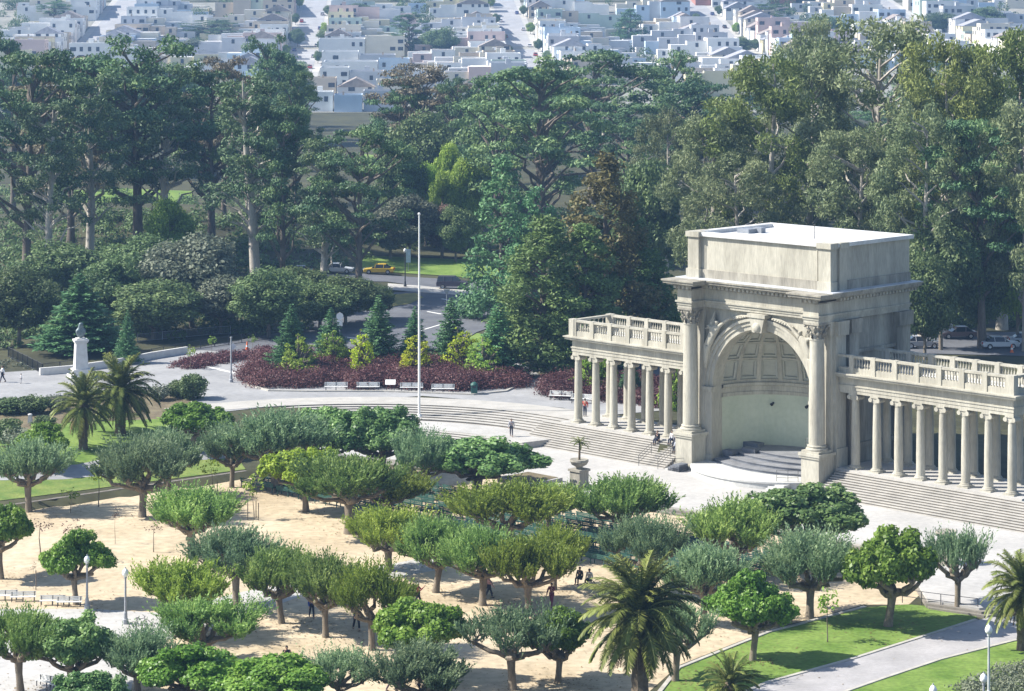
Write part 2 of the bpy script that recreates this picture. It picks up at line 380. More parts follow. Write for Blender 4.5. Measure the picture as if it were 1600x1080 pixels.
_pl = [P(330, 712, .5), P(420, 700, .5), P(560, 712, .5), P(700, 728, .5), P(850, 752, .5), P(900, 775, .5), P(1035, 790, .5), P(1140, 805, .5), P(1350, 852, .5), P(1430, 905, .5), P(1450, 938, .5), P(1530, 950, .5), P(1750, 935, .5)]
_pl = [(p.x, p.y) for p in _pl] + [tuple(UV(34, -1)[:2]), tuple(UV(-26, -1)[:2])]
_a = [(ACX+(ARC_R-8.6)*math.cos(t), ACY+(ARC_R-8.6)*math.sin(t)) for t in np.linspace(A_R-.05, A_L, 14)]
mb = MB(); mb.prism(_pl + _a, -.3, .5, 'z'); tag(mb.build('plaza', PAVE), 'pale paved plaza in front of the bandshell', kind='structure')
_pe = [Vector((a, b, 0)) for a, b in _pl[:13]]
for k, off in ((0, .0), (1, .45)):
    strip('plaza_step', [p + (p - Vector((20, 240, 0))).normalized()*(.25+off) for p in _pe[4:13]], .5, 0, .34-.17*k, STEPC(), ('upper' if k == 0 else 'lower') + ' step edging the pale plaza')

# ================================================================== THE BANDSHELL (local x along the front, y to the back)
TU0 = -1.2
_o = UV(TU0, 0)
T = thing('bandshell', 'monumental limestone bandshell with arched coffered stage shell', 'bandshell', (_o.x, _o.y, 0), UA)
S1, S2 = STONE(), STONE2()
ROOFM = mat('roof_membrane', (.5, .5, .5), .7, .2, .5, c2=(.64, .64, .63), detail=7)
GZ = .5                                     # plaza level
HW = 8.2                                    # half width of the body
FV, BV = -.9, 10.5                          # front wall face, back
# --- front wall with the arch opening
def arch_pts(r, z0, n=28): return [(-r*math.cos(math.pi*i/n), z0 + r*math.sin(math.pi*i/n)) for i in range(n+1)]
AR, ASZ = 5.85, 8.1
def arch_wall(y0, y1, r, zs, zbot, ztop, hw):
    mb = MB(); ar = arch_pts(r, zs); out = []
    for (x, z) in ar:                        # matching outer points: straight up / sideways
        a = math.atan2(z - zs, x)
        out.append((x, z))
    n = len(ar)
    top = [(x, ztop) for x, z in ar]
    for y, flip in ((y0, 0), (y1, 1)):
        o = len(mb.v)
        mb.v += [(x, y, z) for x, z in ar] + [(x, y, z) for x, z in top]
        for i in range(n-1): mb.f.append((o+i, o+i+1, o+n+i+1, o+n+i))
        for s in (-1, 1):
            mb.add([(s*hw, y, zbot), (s*r, y, zbot), (s*r, y, zs), (s*hw, y, zs), (s*r, y, ztop), (s*hw, y, ztop)], [(0,1,2,3), (3,2,4,5)])
    for i in range(n-1):
        a, b = ar[i], ar[i+1]; mb.add([(a[0],y0,a[1]),(b[0],y0,b[1]),(b[0],y1,b[1]),(a[0],y1,a[1])], [(0,1,2,3)])
    for s in (-1, 1):
        mb.add([(s*r,y0,zbot),(s*r,y1,zbot),(s*r,y1,zs),(s*r,y0,zs)], [(0,1,2,3)])
        mb.add([(s*hw,y0,zbot),(s*hw,y1,zbot),(s*hw,y1,ztop),(s*hw,y0,ztop)], [(0,1,2,3)])
    return mb
arch_wall(FV, FV+1.2, AR, ASZ, GZ-.3, 15.5, HW).build('front_wall', S1, T)
# archivolt: three stepped rings
av = thing('archivolt', None, None); av.parent = T
for k, (r0, r1, y) in enumerate(((AR, AR+.42, FV-.16), (AR+.42, AR+.8, FV-.26), (AR+.8, AR+1.05, FV-.4))):
    mb = MB(); n = 36; vs = []
    for i in range(n+1):
        a = math.pi*i/n; c, s = -math.cos(a), math.sin(a)
        vs += [(r0*c, y, ASZ+r0*s), (r1*c, y, ASZ+r1*s), (r1*c, FV+.1, ASZ+r1*s), (r0*c, FV+.1, ASZ+r0*s)]
    fs = [(i*4+j, i*4+(j+1)%4, i*4+4+(j+1)%4, i*4+4+j) for i in range(n) for j in range(4)] + [(0,1,2,3), tuple(n*4+j for j in (3,2,1,0))]
    mb.add(vs, fs).build('arch_moulding', S1, av, smooth=True)
mb = MB(); mb.prism([(-.55, 13.75), (.55, 13.75), (.95, 15.4), (-.95, 15.4)], FV-.85, FV+.2); mb.sphere((0, FV-.75, 14.2), (.5, .35, .5)); mb.box(-1.05, 1.05, FV-.95, FV, 15.1, 15.44)
mb.build('keystone', S1, T, smooth=True)
for s in (-1, 1):                            # impost pilasters
    mb = MB(); x0, x1 = (s*AR, s*(AR+.95)) if s > 0 else (s*(AR+.95), s*AR)
    mb.box(x0, x1, FV-.3, FV+.1, GZ, 7.6); mb.box(x0-.1, x1+.1, FV-.42, FV+.1, 7.6, 7.8); mb.box(x0-.16, x1+.16, FV-.5, FV+.1, 7.8, 8.08); mb.box(x0-.06, x1+.06, FV-.4, FV+.1, GZ, 1.7)
    mb.build('impost', S1, T)
# --- apse
APR, APY = AR + .02, FV + 1.15
GREENW = mat('pale_green_plaster', (.45, .49, .38), .9, .08, .3, .05, c2=(.53, .56, .45))
mb = MB(); n = 36
pr = [(APR, .9), (APR, 6.9)]
def halfcyl(mb, prof, n=36):
    for i in range(n):
        a0, a1 = math.pi*i/n, math.pi*(i+1)/n
        for (r0, z0), (r1, z1) in zip(prof[:-1], prof[1:]):
            mb.add([(r0*math.cos(a0), APY+r0*math.sin(a0), z0), (r0*math.cos(a1), APY+r0*math.sin(a1), z0), (r1*math.cos(a1), APY+r1*math.sin(a1), z1), (r1*math.cos(a0), APY+r1*math.sin(a0), z1)], [(0,1,2,3)])
    return mb
halfcyl(MB(), [(APR, GZ), (APR, 6.95)]).build('shell_wall', GREENW, T, smooth=True)
halfcyl(MB(), [(APR, 6.95), (APR-.12, 6.95), (APR-.12, 7.25), (APR-.04, 7.3), (APR-.04, 7.75), (APR-.22, 7.85), (APR-.22, 8.1), (APR, 8.12)]).build('shell_cornice', S1, T, smooth=True)
# half dome with coffers: real recesses in a rib grid
NA, rows = 9, [(3, 22), (24, 41), (43, 57), (59, 70), (72, 80)]
dome = thing('half_dome', None, None); dome.parent = T
def sph(a, e, r=APR): return (r*math.cos(e)*math.cos(a), APY + r*math.cos(e)*math.sin(a), ASZ + r*math.sin(e))
COFF = mat('coffer_plaster', (.4, .4, .345), .9, .08, .6, c2=(.47, .47, .41))
rib = MB(); da = math.pi/NA; gw = .11*da
def patch(mb, a0, a1, e0, e1, na=3, ne=3, r=APR):
    vs = [sph(a0+(a1-a0)*i/na, e0+(e1-e0)*j/ne, r) for j in range(ne+1) for i in range(na+1)]
    mb.add(vs, [(j*(na+1)+i, j*(na+1)+i+1, (j+1)*(na+1)+i+1, (j+1)*(na+1)+i) for j in range(ne) for i in range(na)])
edges = [0] + [x for rw in rows for x in rw] + [90]
for k in range(0, len(edges)-1, 2): patch(rib, 0, math.pi, R(edges[k]), R(edges[k+1]), 36, 2)
for rw in rows:
    for k in range(NA+1):
        a = k*da; patch(rib, max(0, a-gw), min(math.pi, a+gw), R(rw[0]), R(rw[1]), 1, 4)
rib.build('rib_grid', S1, dome, smooth=True)
for rw in rows:
    for k in range(NA):
        mb = MB(); a0, a1 = k*da+gw, (k+1)*da-gw; e0, e1 = R(rw[0]), R(rw[1]); d = .3
        ia, ie = .12*(a1-a0), .12*(e1-e0)
        patch(mb, a0+ia, a1-ia, e0+ie, e1-ie, 3, 3, APR+d)
        for (p, q) in (((a0,e0),(a1,e0)), ((a1,e0),(a1,e1)), ((a1,e1),(a0,e1)), ((a0,e1),(a0,e0))):
            f = lambda t: (t[0]+(ia if t[0] == a0 else -ia), t[1]+(ie if t[1] == e0 else -ie))
            mb.add([sph(*p), sph(*q), sph(*p, APR+d*.5), sph(*q, APR+d*.5), sph(*f(p), APR+d*.5), sph(*f(q), APR+d*.5), sph(*f(p), APR+d), sph(*f(q), APR+d)], [(0,1,3,2),(2,3,5,4),(4,5,7,6)])
        mb.build('coffer', COFF, dome)
for x in (-3.3, 0, 3.3):                     # small spotlights in the shell
    y = APY + math.sqrt((APR-.25)**2 - x*x); mb = MB(); mb.tube([(x, y, 6.2), (x, y-.35, 6.05)], [.1, .16], 8); mb.build('spotlight', mat('black_metal', (.03,.03,.03), .5), T)
# --- side and back walls
for s in (-1, 1):
    mb = MB(); xo = s*HW; xi = s*(HW-.9)
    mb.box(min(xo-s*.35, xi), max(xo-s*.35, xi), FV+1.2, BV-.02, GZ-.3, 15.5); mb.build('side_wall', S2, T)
    for k, (y0, y1) in enumerate(((FV+.02, FV+1.5), (FV+2.2, FV+3.6), (BV-2.0, BV))):
        mb = MB(); a, b = sorted((xo-s*.36, xo+s*(.25 if k == 0 else .12)))
        mb.box(a, b, y0, y1, 4.1, 14.2); mb.box(a-(.12 if s < 0 else 0), b+(.12 if s > 0 else 0), y0-.08 if k else y0, y1+.08, GZ-.2, 4.1)
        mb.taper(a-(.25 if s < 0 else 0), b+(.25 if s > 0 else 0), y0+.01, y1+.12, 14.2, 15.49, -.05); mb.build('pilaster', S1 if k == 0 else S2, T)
    mb = MB(); a, b = sorted((xo-s*.34, xo-s*.05)); mb.box(a, b, FV+3.6, BV-2.0, 12.3, 12.6); mb.build('side_string_course', S2, T); MB().box(a, b, FV+3.6, BV-2, 3.7, 4.1).build('side_plinth', S2, T)
MB().box(-HW+.5, HW-.5, BV-.7, BV-.05, GZ, 15.5).build('back_wall', S2, T)
# --- entablature: architrave, frieze, dentils, cornice (breaks forward over the columns)
CX, CY = 7.45, -2.35
def ring(mb, e, z0, z1, brk=True):
    mb.box(-HW-e, HW+e, FV-.45-e, BV+e*.6, z0, z1)
    if brk:
        for s in (-1, 1): mb.box(s*CX-.85-e+.003, s*CX+.85+e-.003, CY-.85-e, FV-.4, z0+.002, z1-.002)
mb = MB(); ring(mb, .0, 15.5, 15.75); ring(mb, .07, 15.75, 16.0); ring(mb, .18, 16.0, 16.16); mb.build('architrave', S1, T)
mb = MB(); ring(mb, .02, 16.16, 17.2); mb.build('frieze', S1, T)
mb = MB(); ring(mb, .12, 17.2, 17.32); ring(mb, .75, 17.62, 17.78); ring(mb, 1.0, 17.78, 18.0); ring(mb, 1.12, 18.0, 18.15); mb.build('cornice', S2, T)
dm = MB().box(-.13, .13, -.5, 0, 0, .28).mesh('dentil', S1)
for k in range(27):
    x = -6.4+12.8*k/26; obj('dentil', dm, T, (x, FV-.5, 17.33))
for k in range(24): obj('dentil', dm, T, (HW+.08, FV+.4+11.2*k/23, 17.33), (0,0,R(90)))
for s in (-1, 1):
    for k in range(4): obj('dentil', dm, T, (s*CX-.75+.5*k, CY-.9, 17.33))
# --- attic with coping, corner piers and a roof sunk behind the parapet
mb = MB()
for a in ((-HW, HW, FV-.3, FV+.2), (-HW, HW, BV-.5, BV), (-HW, -HW+.5, FV+.2, BV-.5), (HW-.5, HW, FV+.2, BV-.5)): mb.box(*a, 18.1, 22.1)
mb.build('attic_wall', S1, T)
mb = MB()
for a in ((-HW-.14, HW+.14, FV-.44, FV-.29), (HW+.01, HW+.14, FV-.29, BV), (-HW-.14, -HW-.01, FV-.29, BV)): mb.box(*a, 18.1, 19.0)
mb.build('attic_base', S2, T)
mb = MB()
for a in ((-HW-.3, HW+.3, FV-.6, FV+.3), (-HW-.3, HW+.3, BV-.6, BV+.3), (-HW-.3, -HW+.6, FV+.3, BV-.6), (HW-.6, HW+.3, FV+.3, BV-.6)):
    mb.box(*a, 22.1, 22.45)
mb.build('attic_coping', ROOFM, T)
for s in (-1, 1):
    a, b = sorted((s*(HW+.22), s*(HW-1.1)))
    mb = MB(); mb.box(a, b, FV-.72, FV+.1, 18.12, 22.12); mb.box(a-.12, b+.12, FV-.85, FV+.1, 18.12, 19.02); mb.box(a-.15, b+.15, FV-.9, FV+.25, 22.0, 22.49); mb.build('attic_pier', S1, T)
    mb = MB(); a, b = sorted((s*(HW+.22), s*(HW-.3))); mb.box(a, b, FV+.6, FV+1.7, 18.12, 22.11); mb.box(*sorted((s*(HW+.4), s*(HW-.3))), FV+.5, FV+1.8, 22.0, 22.48); mb.build('attic_pier', S1, T)
    mb = MB(); mb.box(s*6.6-.05, s*6.6+.05, FV-.36, FV-.28, 19.0, 22.0); mb.build('panel_edge', S1, T)
MB().box(-HW+.3, HW-.3, FV+.1, BV-.3, 21.6, 22.1).build('roof', ROOFM, T)
MB().box(-HW-1.1, HW+1.1, FV-1.55, BV+.6, 18.145, 18.2).build('cornice_lead', mat('lead_flashing', (.5,.52,.55), .5, .15, .8), T)
mb = MB(); mb.box(-6.6, -5.2, 3.4, 4.6, 22.0, 22.5); mb.box(-5.6, -4.6, 4.55, 5.2, 22.0, 22.6); mb.build('roof_hatch', mat('hatch_metal', (.25,.27,.3), .5), T)
mb = MB(); mb.tube([(2.2, 4, 21.6), (2.2, 4, 23.4)], .03, 6); mb.sphere((2.2, 4, 23.4), .1, 6, 4); mb.build('antenna', mat('black_metal', (.03,.03,.03)), T)
# --- giant columns on pedestals
def acanthus_capital(mb, r, z0, z1):
    h = z1 - z0
    mb.lathe([(r, z0), (r*1.08, z0+.05*h), (r*1.02, z0+.1*h), (r*1.08, z0+.5*h), (r*1.35, z0+.86*h)], 14)
    for tier, (zz, rr, nn) in enumerate(((.12, 1.05, 8), (.4, 1.12, 8))):
        for k in range(nn):
            a = 2*math.pi*(k+.5*tier)/nn; c, s = math.cos(a), math.sin(a)
            pts = [(c*r*rr, s*r*rr, z0+zz*h), (c*r*(rr+.12), s*r*(rr+.12), z0+(zz+.2)*h), (c*r*(rr+.38), s*r*(rr+.38), z0+(zz+.34)*h), (c*r*(rr+.42), s*r*(rr+.42), z0+(zz+.27)*h)]
            mb.tube(pts, [r*.2, r*.22, r*.15, r*.06], 6)
    for k in range(4):
        a = math.pi/4 + math.pi/2*k; c, s = math.cos(a), math.sin(a); mb.sphere((c*r*1.65, s*r*1.65, z0+.78*h), r*.22, 8, 5)
    q = r*1.38; mb.box(-q, q, -q, q, z0+.87*h, z1)
capm = MB(); acanthus_capital(capm, .64, 0, 1.55); CAPM = capm.mesh('capital', S2, True)
SH = MB().lathe([(.72, 0), (.73, .3), (.725, 3.0), (.69, 6), (.64, 9.4), (.7, 9.42), (.7, 9.52)], 20).mesh('shaft', S1, True)
BS = MB().box(-.98, .98, -.98, .98, 0, .22).lathe([(.96, .22), (1.0, .32), (.96, .42), (.82, .46), (.8, .52), (.88, .58), (.86, .66), (.75, .7)], 18).mesh('base', S1, True)
PD = MB().box(-1.12, 1.12, -1.12, 1.12, 0, .5).box(-1.0, 1.0, -1.0, 1.0, .5, 2.9).box(-1.12, 1.12, -1.12, 1.12, 2.9, 3.1).box(-1.2, 1.2, -1.2, 1.2, 3.1, 3.35).mesh('pedestal', S1)
for s in (-1, 1):
    c = thing('giant_column', None, None); c.parent = T; c.location = (s*CX, CY, 0); c['label'] = 'giant Corinthian column at the ' + ('left' if s < 0 else 'right') + ' of the arch'
    obj('pedestal', PD, c, (0,0,GZ)); obj('base', BS, c, (0,0,GZ+3.35)); obj('shaft', SH, c, (0,0,GZ+4.0)); obj('capital', CAPM, c, (0,0,13.95))
    mb = MB(); mb.box(s*CX-.7, s*CX+.7, FV-.35, FV+.05, 3.6, 14.2); mb.taper(s*CX-.75, s*CX+.75, FV-.45, FV+.05, 14.2, 15.49, -.12); mb.box(s*CX-.85, s*CX+.85, FV-.55, FV+.05, GZ, 3.6); mb.build('pilaster', S1, T)
    mb = MB(); mb.box(s*CX-.5, s*CX+.5, CY+.6, FV-.3, GZ, 3.3); mb.build('pedestal_link', S1, T)
# --- spandrel figures: winged figures in relief
def skinned(name, verts, edges, radii, m, parent, sub=2, loc=None, rot=None, scale=None):
    me = bpy.data.meshes.new(name); me.from_pydata(verts, edges, []); o = obj(name, me, parent, loc, rot, scale)
    sk = o.modifiers.new('skin', 'SKIN'); 
    for i, r in enumerate(radii):
        v = me.skin_vertices[0].data[i]; v.radius = (r, r) if not hasattr(r, '__len__') else r
    me.skin_vertices[0].data[0].use_root = True
    sb = o.modifiers.new('sub', 'SUBSURF'); sb.levels = sub; sb.render_levels = sub
    me.materials.append(m); return o
BAKE = []
def bake(o): BAKE.append(o); return o
def bake_all():                              # one evaluation for every skinned figure
    dg = bpy.context.evaluated_depsgraph_get(); ms = [bpy.data.meshes.new_from_object(o.evaluated_get(dg)) for o in BAKE]
    for o, me in zip(BAKE, ms):
        o.modifiers.clear(); o.data = me; me.polygons.foreach_set('use_smooth', [True]*len(me.polygons))
for s in (-1, 1):
    q = lambda x, z, y=.45: (s*(x+.18), FV-y, z)
    v = [q(5.7, 12.45, .5), q(5.35, 13.0, .55), q(5.0, 13.5, .58), q(4.8, 13.95, .62), q(4.7, 14.4, .66), q(4.45, 13.9, .62), q(3.75, 14.45, .55), q(3.1, 14.8, .45), q(5.5, 13.6, .55), q(6.0, 13.9, .5), q(5.95, 11.6, .6), q(6.2, 10.7, .5), q(6.35, 9.8, .4), q(6.15, 12.0, .45), q(6.45, 11.1, .42), q(6.5, 10.2, .35)]
    e = [(0,1),(1,2),(2,3),(3,4),(2,5),(5,6),(6,7),(2,8),(8,9),(0,10),(10,11),(11,12),(0,13),(13,14),(14,15)]
    r = [.4,.33,.39,.14,.32,.19,.14,.1,.2,.15,.31,.27,.15,.29,.25,.15]
    bake(skinned('spandrel_figure', v, e, r, S1, T))
    mb = MB()
    for k in range(7):
        a = q(5.2, 13.9-.06*k, .35); b = q(5.2+.2*k, 15.25-.3*k, .34); mb.tube([a, ((a[0]+b[0])/2+s*.1, a[1]-.1, (a[2]+b[2])/2+.15), b], [.1, .15, .05], 6)
    mb.build('spandrel_wing', S1, T, smooth=True)
    mb = MB(); mb.tube([q(3.7, 14.5, .2), q(3.0, 14.78, .2), q(2.2, 15.0, .2), q(1.2, 15.1, .2)], [.06, .1, .11, .08], 7)
    for k in range(9):
        t = k/8; mb.sphere(q(3.6-2.3*t, 14.55+.5*t, .3), (.16, .12, .11), 7, 5)
    mb.build('garland', S1, T, smooth=True)
# --- stage: apron, floor, dark risers, rails, side steps
STG = mat('stage_concrete', (.42, .42, .41), .9, .12, .5, .08, c2=(.52, .52, .5))
mb = MB(); n = 32; rim = [(7.0*math.cos(math.pi+math.pi*i/n)*1.0, FV-.35+5.2*math.sin(math.pi+math.pi*i/n)) for i in range(n+1)]
mb.prism(rim, GZ-.2, 1.02, 'z').build('stage_apron', STG, T)
mb = MB(); rim2 = [(x*1.015, FV-.35+(y-FV+.35)*1.02) for x, y in rim]; mb.prism(rim2, 1.02, 1.16, 'z').build('stage_edge', STG, T)
rim3 = [(APR*math.cos(a), APY+APR*math.sin(a)) for a in np.linspace(0, math.pi, 25)] + [(-APR, FV-.1), (APR, FV-.1)]
mb = MB(); mb.prism(rim3, GZ-.1, 1.155, 'z').build('stage_floor', STG, T)
RISM = mat('dark_riser', (.1, .11, .13), .7, .2, 1, c2=(.17, .18, .2)); RTOP = mat('riser_top', (.2, .205, .22), .8, .2, 1)
for k in range(4):
    y0 = FV - .1 + 1.25*k; zz = 1.16 + .26*(k+1); hw_ = APR-.2 if y0 <= APY else math.sqrt((APR-.2)**2 - (y0-APY)**2)
    fr = [(x, y0 - 1.5*(1-(x/hw_)**2)) for x in np.linspace(-hw_, hw_, 17)]; a0 = max(0, math.asin(min(1, max(0, (y0-APY)/(APR-.2)))))
    bk = [((APR-.2)*math.cos(a), APY+(APR-.2)*math.sin(a)) for a in np.linspace(a0+.02, math.pi-a0-.02, 17)]
    o = MB().prism(fr+bk, 1.0+.26*k, zz-.06, 'z').build('riser', RISM, T); MB().prism([(x*1.004, y-.06) for x, y in fr]+bk, zz-.06, zz, 'z').build('riser_deck', RTOP, o)
for k, (x, y, w_, d_) in enumerate(((-4.4, 3.2, 1.8, 1.0), (-3.4, 1.6, 1.6, .9), (-4.9, .4, 1.2, .9), (2.4, 3.4, 2.0, 1.1))):
    MB().box(x-w_/2, x+w_/2, y-d_/2, y+d_/2, 1.7, 2.55-.22*k).build('staging_block', RISM, T, bevel=.02)
BLK = mat('black_metal', (.03, .03, .03), .5)
def rail(parent, pts, h=1.0, bars=3, r=.022):
    mb = MB(); pts = [Vector(p) for p in pts]
    for k in range(bars): mb.tube([p + Vector((0,0,h*(k+1)/bars)) for p in pts], r, 5)
    for p in pts: mb.tube([p, p+Vector((0,0,h+.02))], r*1.2, 5)
    return mb.build('handrail', mat('rail_metal', (.14,.14,.14), .4, metal=.7), parent)
rail(T, [(1.5, 3.6, 2.5), (2.6, 3.9, 2.5), (3.6, 3.7, 2.5), (4.4, 3.2, 2.5)], 1.1, 4)
rail(T, [(4.6, FV-3.6, 1.16), (5.4, FV-3.0, 1.16), (6.0, FV-2.3, 1.16)], 1.0, 3)
rail(T, [(-6.9, -2.0, .5), (-7.9, -4.4, .5)], 1.0, 3)
rail(T, [(-9.0, -5.2, .5), (-9.0, -3.4, 1.4), (-9.0, -1.8, 2.3)], 1.0, 3); rail(T, [(-11.4, -5.2, .5), (-11.4, -3.4, 1.4)], 1.0, 3)
for k in range(4): MB().box(-8.3+.3*k, -6.6, CY-2.6, CY-1.35, GZ, GZ+.165*(k+1)).build('stage_step', RISM if k else STG, T)
for k in range(3): MB().box(4.3, 5.9, FV-4.2-.3*k, FV-3.0, GZ, 1.0-.165*k).build('stage_step', STG, T)

# ------------------------------------------------------------------ colonnade wings
PZ = 2.4; COLH = 6.75; SP = 2.36; VB = 4.6
wc_shaft = MB().lathe([(.4, .38), (.4, 2.2), (.375, 4.2), (.335, 6.1), (.37, 6.12), (.37, 6.2)], 16).mesh('shaft', S1, True)
wc_base = MB().box(-.56, .56, -.56, .56, 0, .14).lathe([(.55, .14), (.58, .2), (.55, .26), (.46, .29), (.48, .34), (.42, .38)], 14).mesh('base', S1, True)
_c = MB(); _c.box(-.44, .44, -.44, .44, 6.6, 6.75); _c.box(-.36, .36, -.36, .36, 6.2, 6.6)
for sx in (-1, 1): _c.tube([(sx*.42, -.46, 6.42), (sx*.42, .46, 6.42)], .2, 10)
wc_cap = _c.mesh('capital', S1, True)
balm = MB().box(-.1, .1, -.1, .1, 0, .08).lathe([(.05, .08), (.1, .24), (.09, .36), (.04, .6), (.04, .74), (.08, .8)], 8).box(-.09, .09, -.09, .09, .8, .91).mesh('baluster', S1, True)
def colonnade(u0, u1, cols, label, outer):
    w = thing('colonnade', label, 'colonnade', (M0.x, M0.y, 0), UA)
    MB().box(u0, u1, -.95, VB+1.0, -.2, PZ).build('platform', CONC(), w)
    for u in cols:
        for v in (0, VB):
            c = thing('column', None, None); c.parent = w; c.location = (u, v, PZ)
            obj('base', wc_base, c); obj('shaft', wc_shaft, c); obj('capital', wc_cap, c)
    z = PZ+COLH
    e0 = .5 if outer < 0 else 0; e1 = .5 if outer > 0 else 0
    a, b = (cols[0] if outer < 0 else u0), (cols[-1] if outer > 0 else u1)
    def band(p, z0, z1): return (a-(.42+p if outer < 0 else 0), b+(.42+p if outer > 0 else 0), -.42-p, VB+.42+p, z0, z1)
    en = thing('entablature', None, None); en.parent = w
    MB().box(*band(0, z, z+.3)).box(*band(.05, z+.3, z+.62)).box(*band(.12, z+.62, z+.72)).build('architrave', S1, en)
    MB().box(*band(.01, z+.72, z+1.35)).build('frieze', S1, en)
    MB().box(*band(.18, z+1.35, z+1.5)).box(*band(.55, z+1.5, z+1.7)).box(*band(.68, z+1.7, z+1.82)).build('cornice', S1, en)
    ba = thing('balustrade', None, None); ba.parent = w; zb = z+1.82
    xa, xb = band(.1, 0, 1)[:2]
    for v in (-.38, VB+.38):
        MB().box(xa, xb, v-.2, v+.2, zb, zb+.5).build('plinth', S1, ba); MB().box(xa-.04, xb+.04, v-.24, v+.24, zb+1.4, zb+1.6).build('rail', S1, ba)
    if outer:
        ue = xa+.2 if outer < 0 else xb-.2
        MB().box(ue-.2, ue+.2, -.18, VB+.18, zb, zb+.5).build('plinth', S1, ba); MB().box(ue-.24, ue+.24, -.14, VB+.14, zb+1.398, zb+1.598).build('rail', S1, ba)
        for k in range(6): obj('baluster', balm, ba, (ue, .7+(VB-1.4)*k/5, zb+.5))
        for v in (-.38, VB+.38): MB().box(ue-.33, ue+.33, v-.33, v+.33, zb+.001, zb+1.66).build('pier', S1, ba)
    me = MB().box(-.25, .25, -.27, .27, 0, 1.64).mesh('pier', S1)
    us = list(cols)
    for v in (-.38, VB+.38):
        for u in us: obj('pier', me, ba, (u, v, zb+.002))
        for ua, ub in zip(us[:-1], us[1:]):
            for k in range(6): obj('baluster', balm, ba, (ua+.42+(ub-ua-.84)*k/5, v, zb+.5))
    MB().box(xa+.3, xb-.3, -.1, VB+.1, z+1.7, z+1.84).build('deck', ROOFM, w)
    MB().box(a, b, .3, VB-.3, z+.2, z+.4).build('ceiling', S2, w)
    return w
LC = [-25.3+SP*k for k in range(7)]; RC = [25.3-SP*k for k in range(7, -1, -1)]
colonnade(-26.9, TU0-HW-.05, LC, 'left wing of paired Ionic columns under a balustraded roof', -1)
colonnade(TU0+HW+.3, 26.9, RC, 'right wing of Ionic columns partly shaded by the bandshell', 1)
def straight_steps(u0, u1, label):
    t = thing('wing_stairs', label, 'steps', (M0.x, M0.y, 0), UA)
    for k in range(12):
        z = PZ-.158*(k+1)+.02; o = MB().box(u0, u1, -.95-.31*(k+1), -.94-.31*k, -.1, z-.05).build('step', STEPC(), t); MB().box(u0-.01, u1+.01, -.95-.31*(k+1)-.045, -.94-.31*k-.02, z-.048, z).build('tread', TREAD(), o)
    return t
straight_steps(-29.0, TU0-HW-.6, 'long flight of stone steps before the left colonnade')
straight_steps(TU0+HW+.6, 36, 'long flight of stone steps before the right colonnade')
t = thing('back_steps', 'steps behind the colonnades down to the promenade', 'steps', (M0.x, M0.y, 0), UA)
for k in range(3): MB().box(-27, TU0-HW-.5, VB+.98+.35*k, VB+1.0+.35*(k+1), -.1, PZ-.13*(k+1)).build('step', STEPC(), t); MB().box(TU0+HW+.5, 30, VB+.98+.35*k, VB+1.0+.35*(k+1), -.1, PZ-.13*(k+1)).build('step', STEPC(), t)

# ================================================================== VEGETATION: prototypes
class Proto:
    def __init__(s, trunk, crown, h, w): s.trunk, s.crown, s.h, s.w = trunk, crown, h, w
def plant(pr, name, label, cat, loc, sx, sz, rz=None, group=None, crown_name='crown', trunk_name='trunk'):
    t = thing(name, label, cat, loc, random.uniform(0, 6.28) if rz is None else rz, group, (sx, sx, sz))
    if pr.trunk: obj(trunk_name, pr.trunk, t)
    if pr.crown: obj(crown_name, pr.crown, t)
    return t
def at_px(pr, name, label, cat, x, ytop, ybase, w, group=None, **k):
    p = G(x, ybase); s = pxm(p)
    return plant(pr, name, label, cat, p, (w/s)/pr.w, ((ybase-ytop)/s)/pr.h, group=group, **k)

ELM = leafmat('elm_leaves', (0.098, 0.185, 0.0479), (0.185, 0.305, 0.0763), (0.325, 0.457, 0.13), .38)
ELM2 = leafmat('elm_leaves_grey', (0.111, 0.191, 0.101), (0.191, 0.291, 0.146), (0.313, 0.424, 0.224), .38)
ELM3 = leafmat('elm_leaves_yellow', (0.11, 0.173, 0.0237), (0.197, 0.283, 0.0394), (0.315, 0.409, 0.0786), .38)
PLN = leafmat('plane_leaves', (0.0675, 0.155, 0.0203), (0.135, 0.27, 0.0378), (0.257, 0.405, 0.081), .35, .4)
PLN2 = leafmat('plane_leaves_deep', (0.0734, 0.155, 0.0458), (0.138, 0.265, 0.0826), (0.275, 0.431, 0.155), .3, .4)
YEL = leafmat('yellow_leaves', (.19, .31, .02), (.3, .45, .035), (.42, .56, .07), .35)

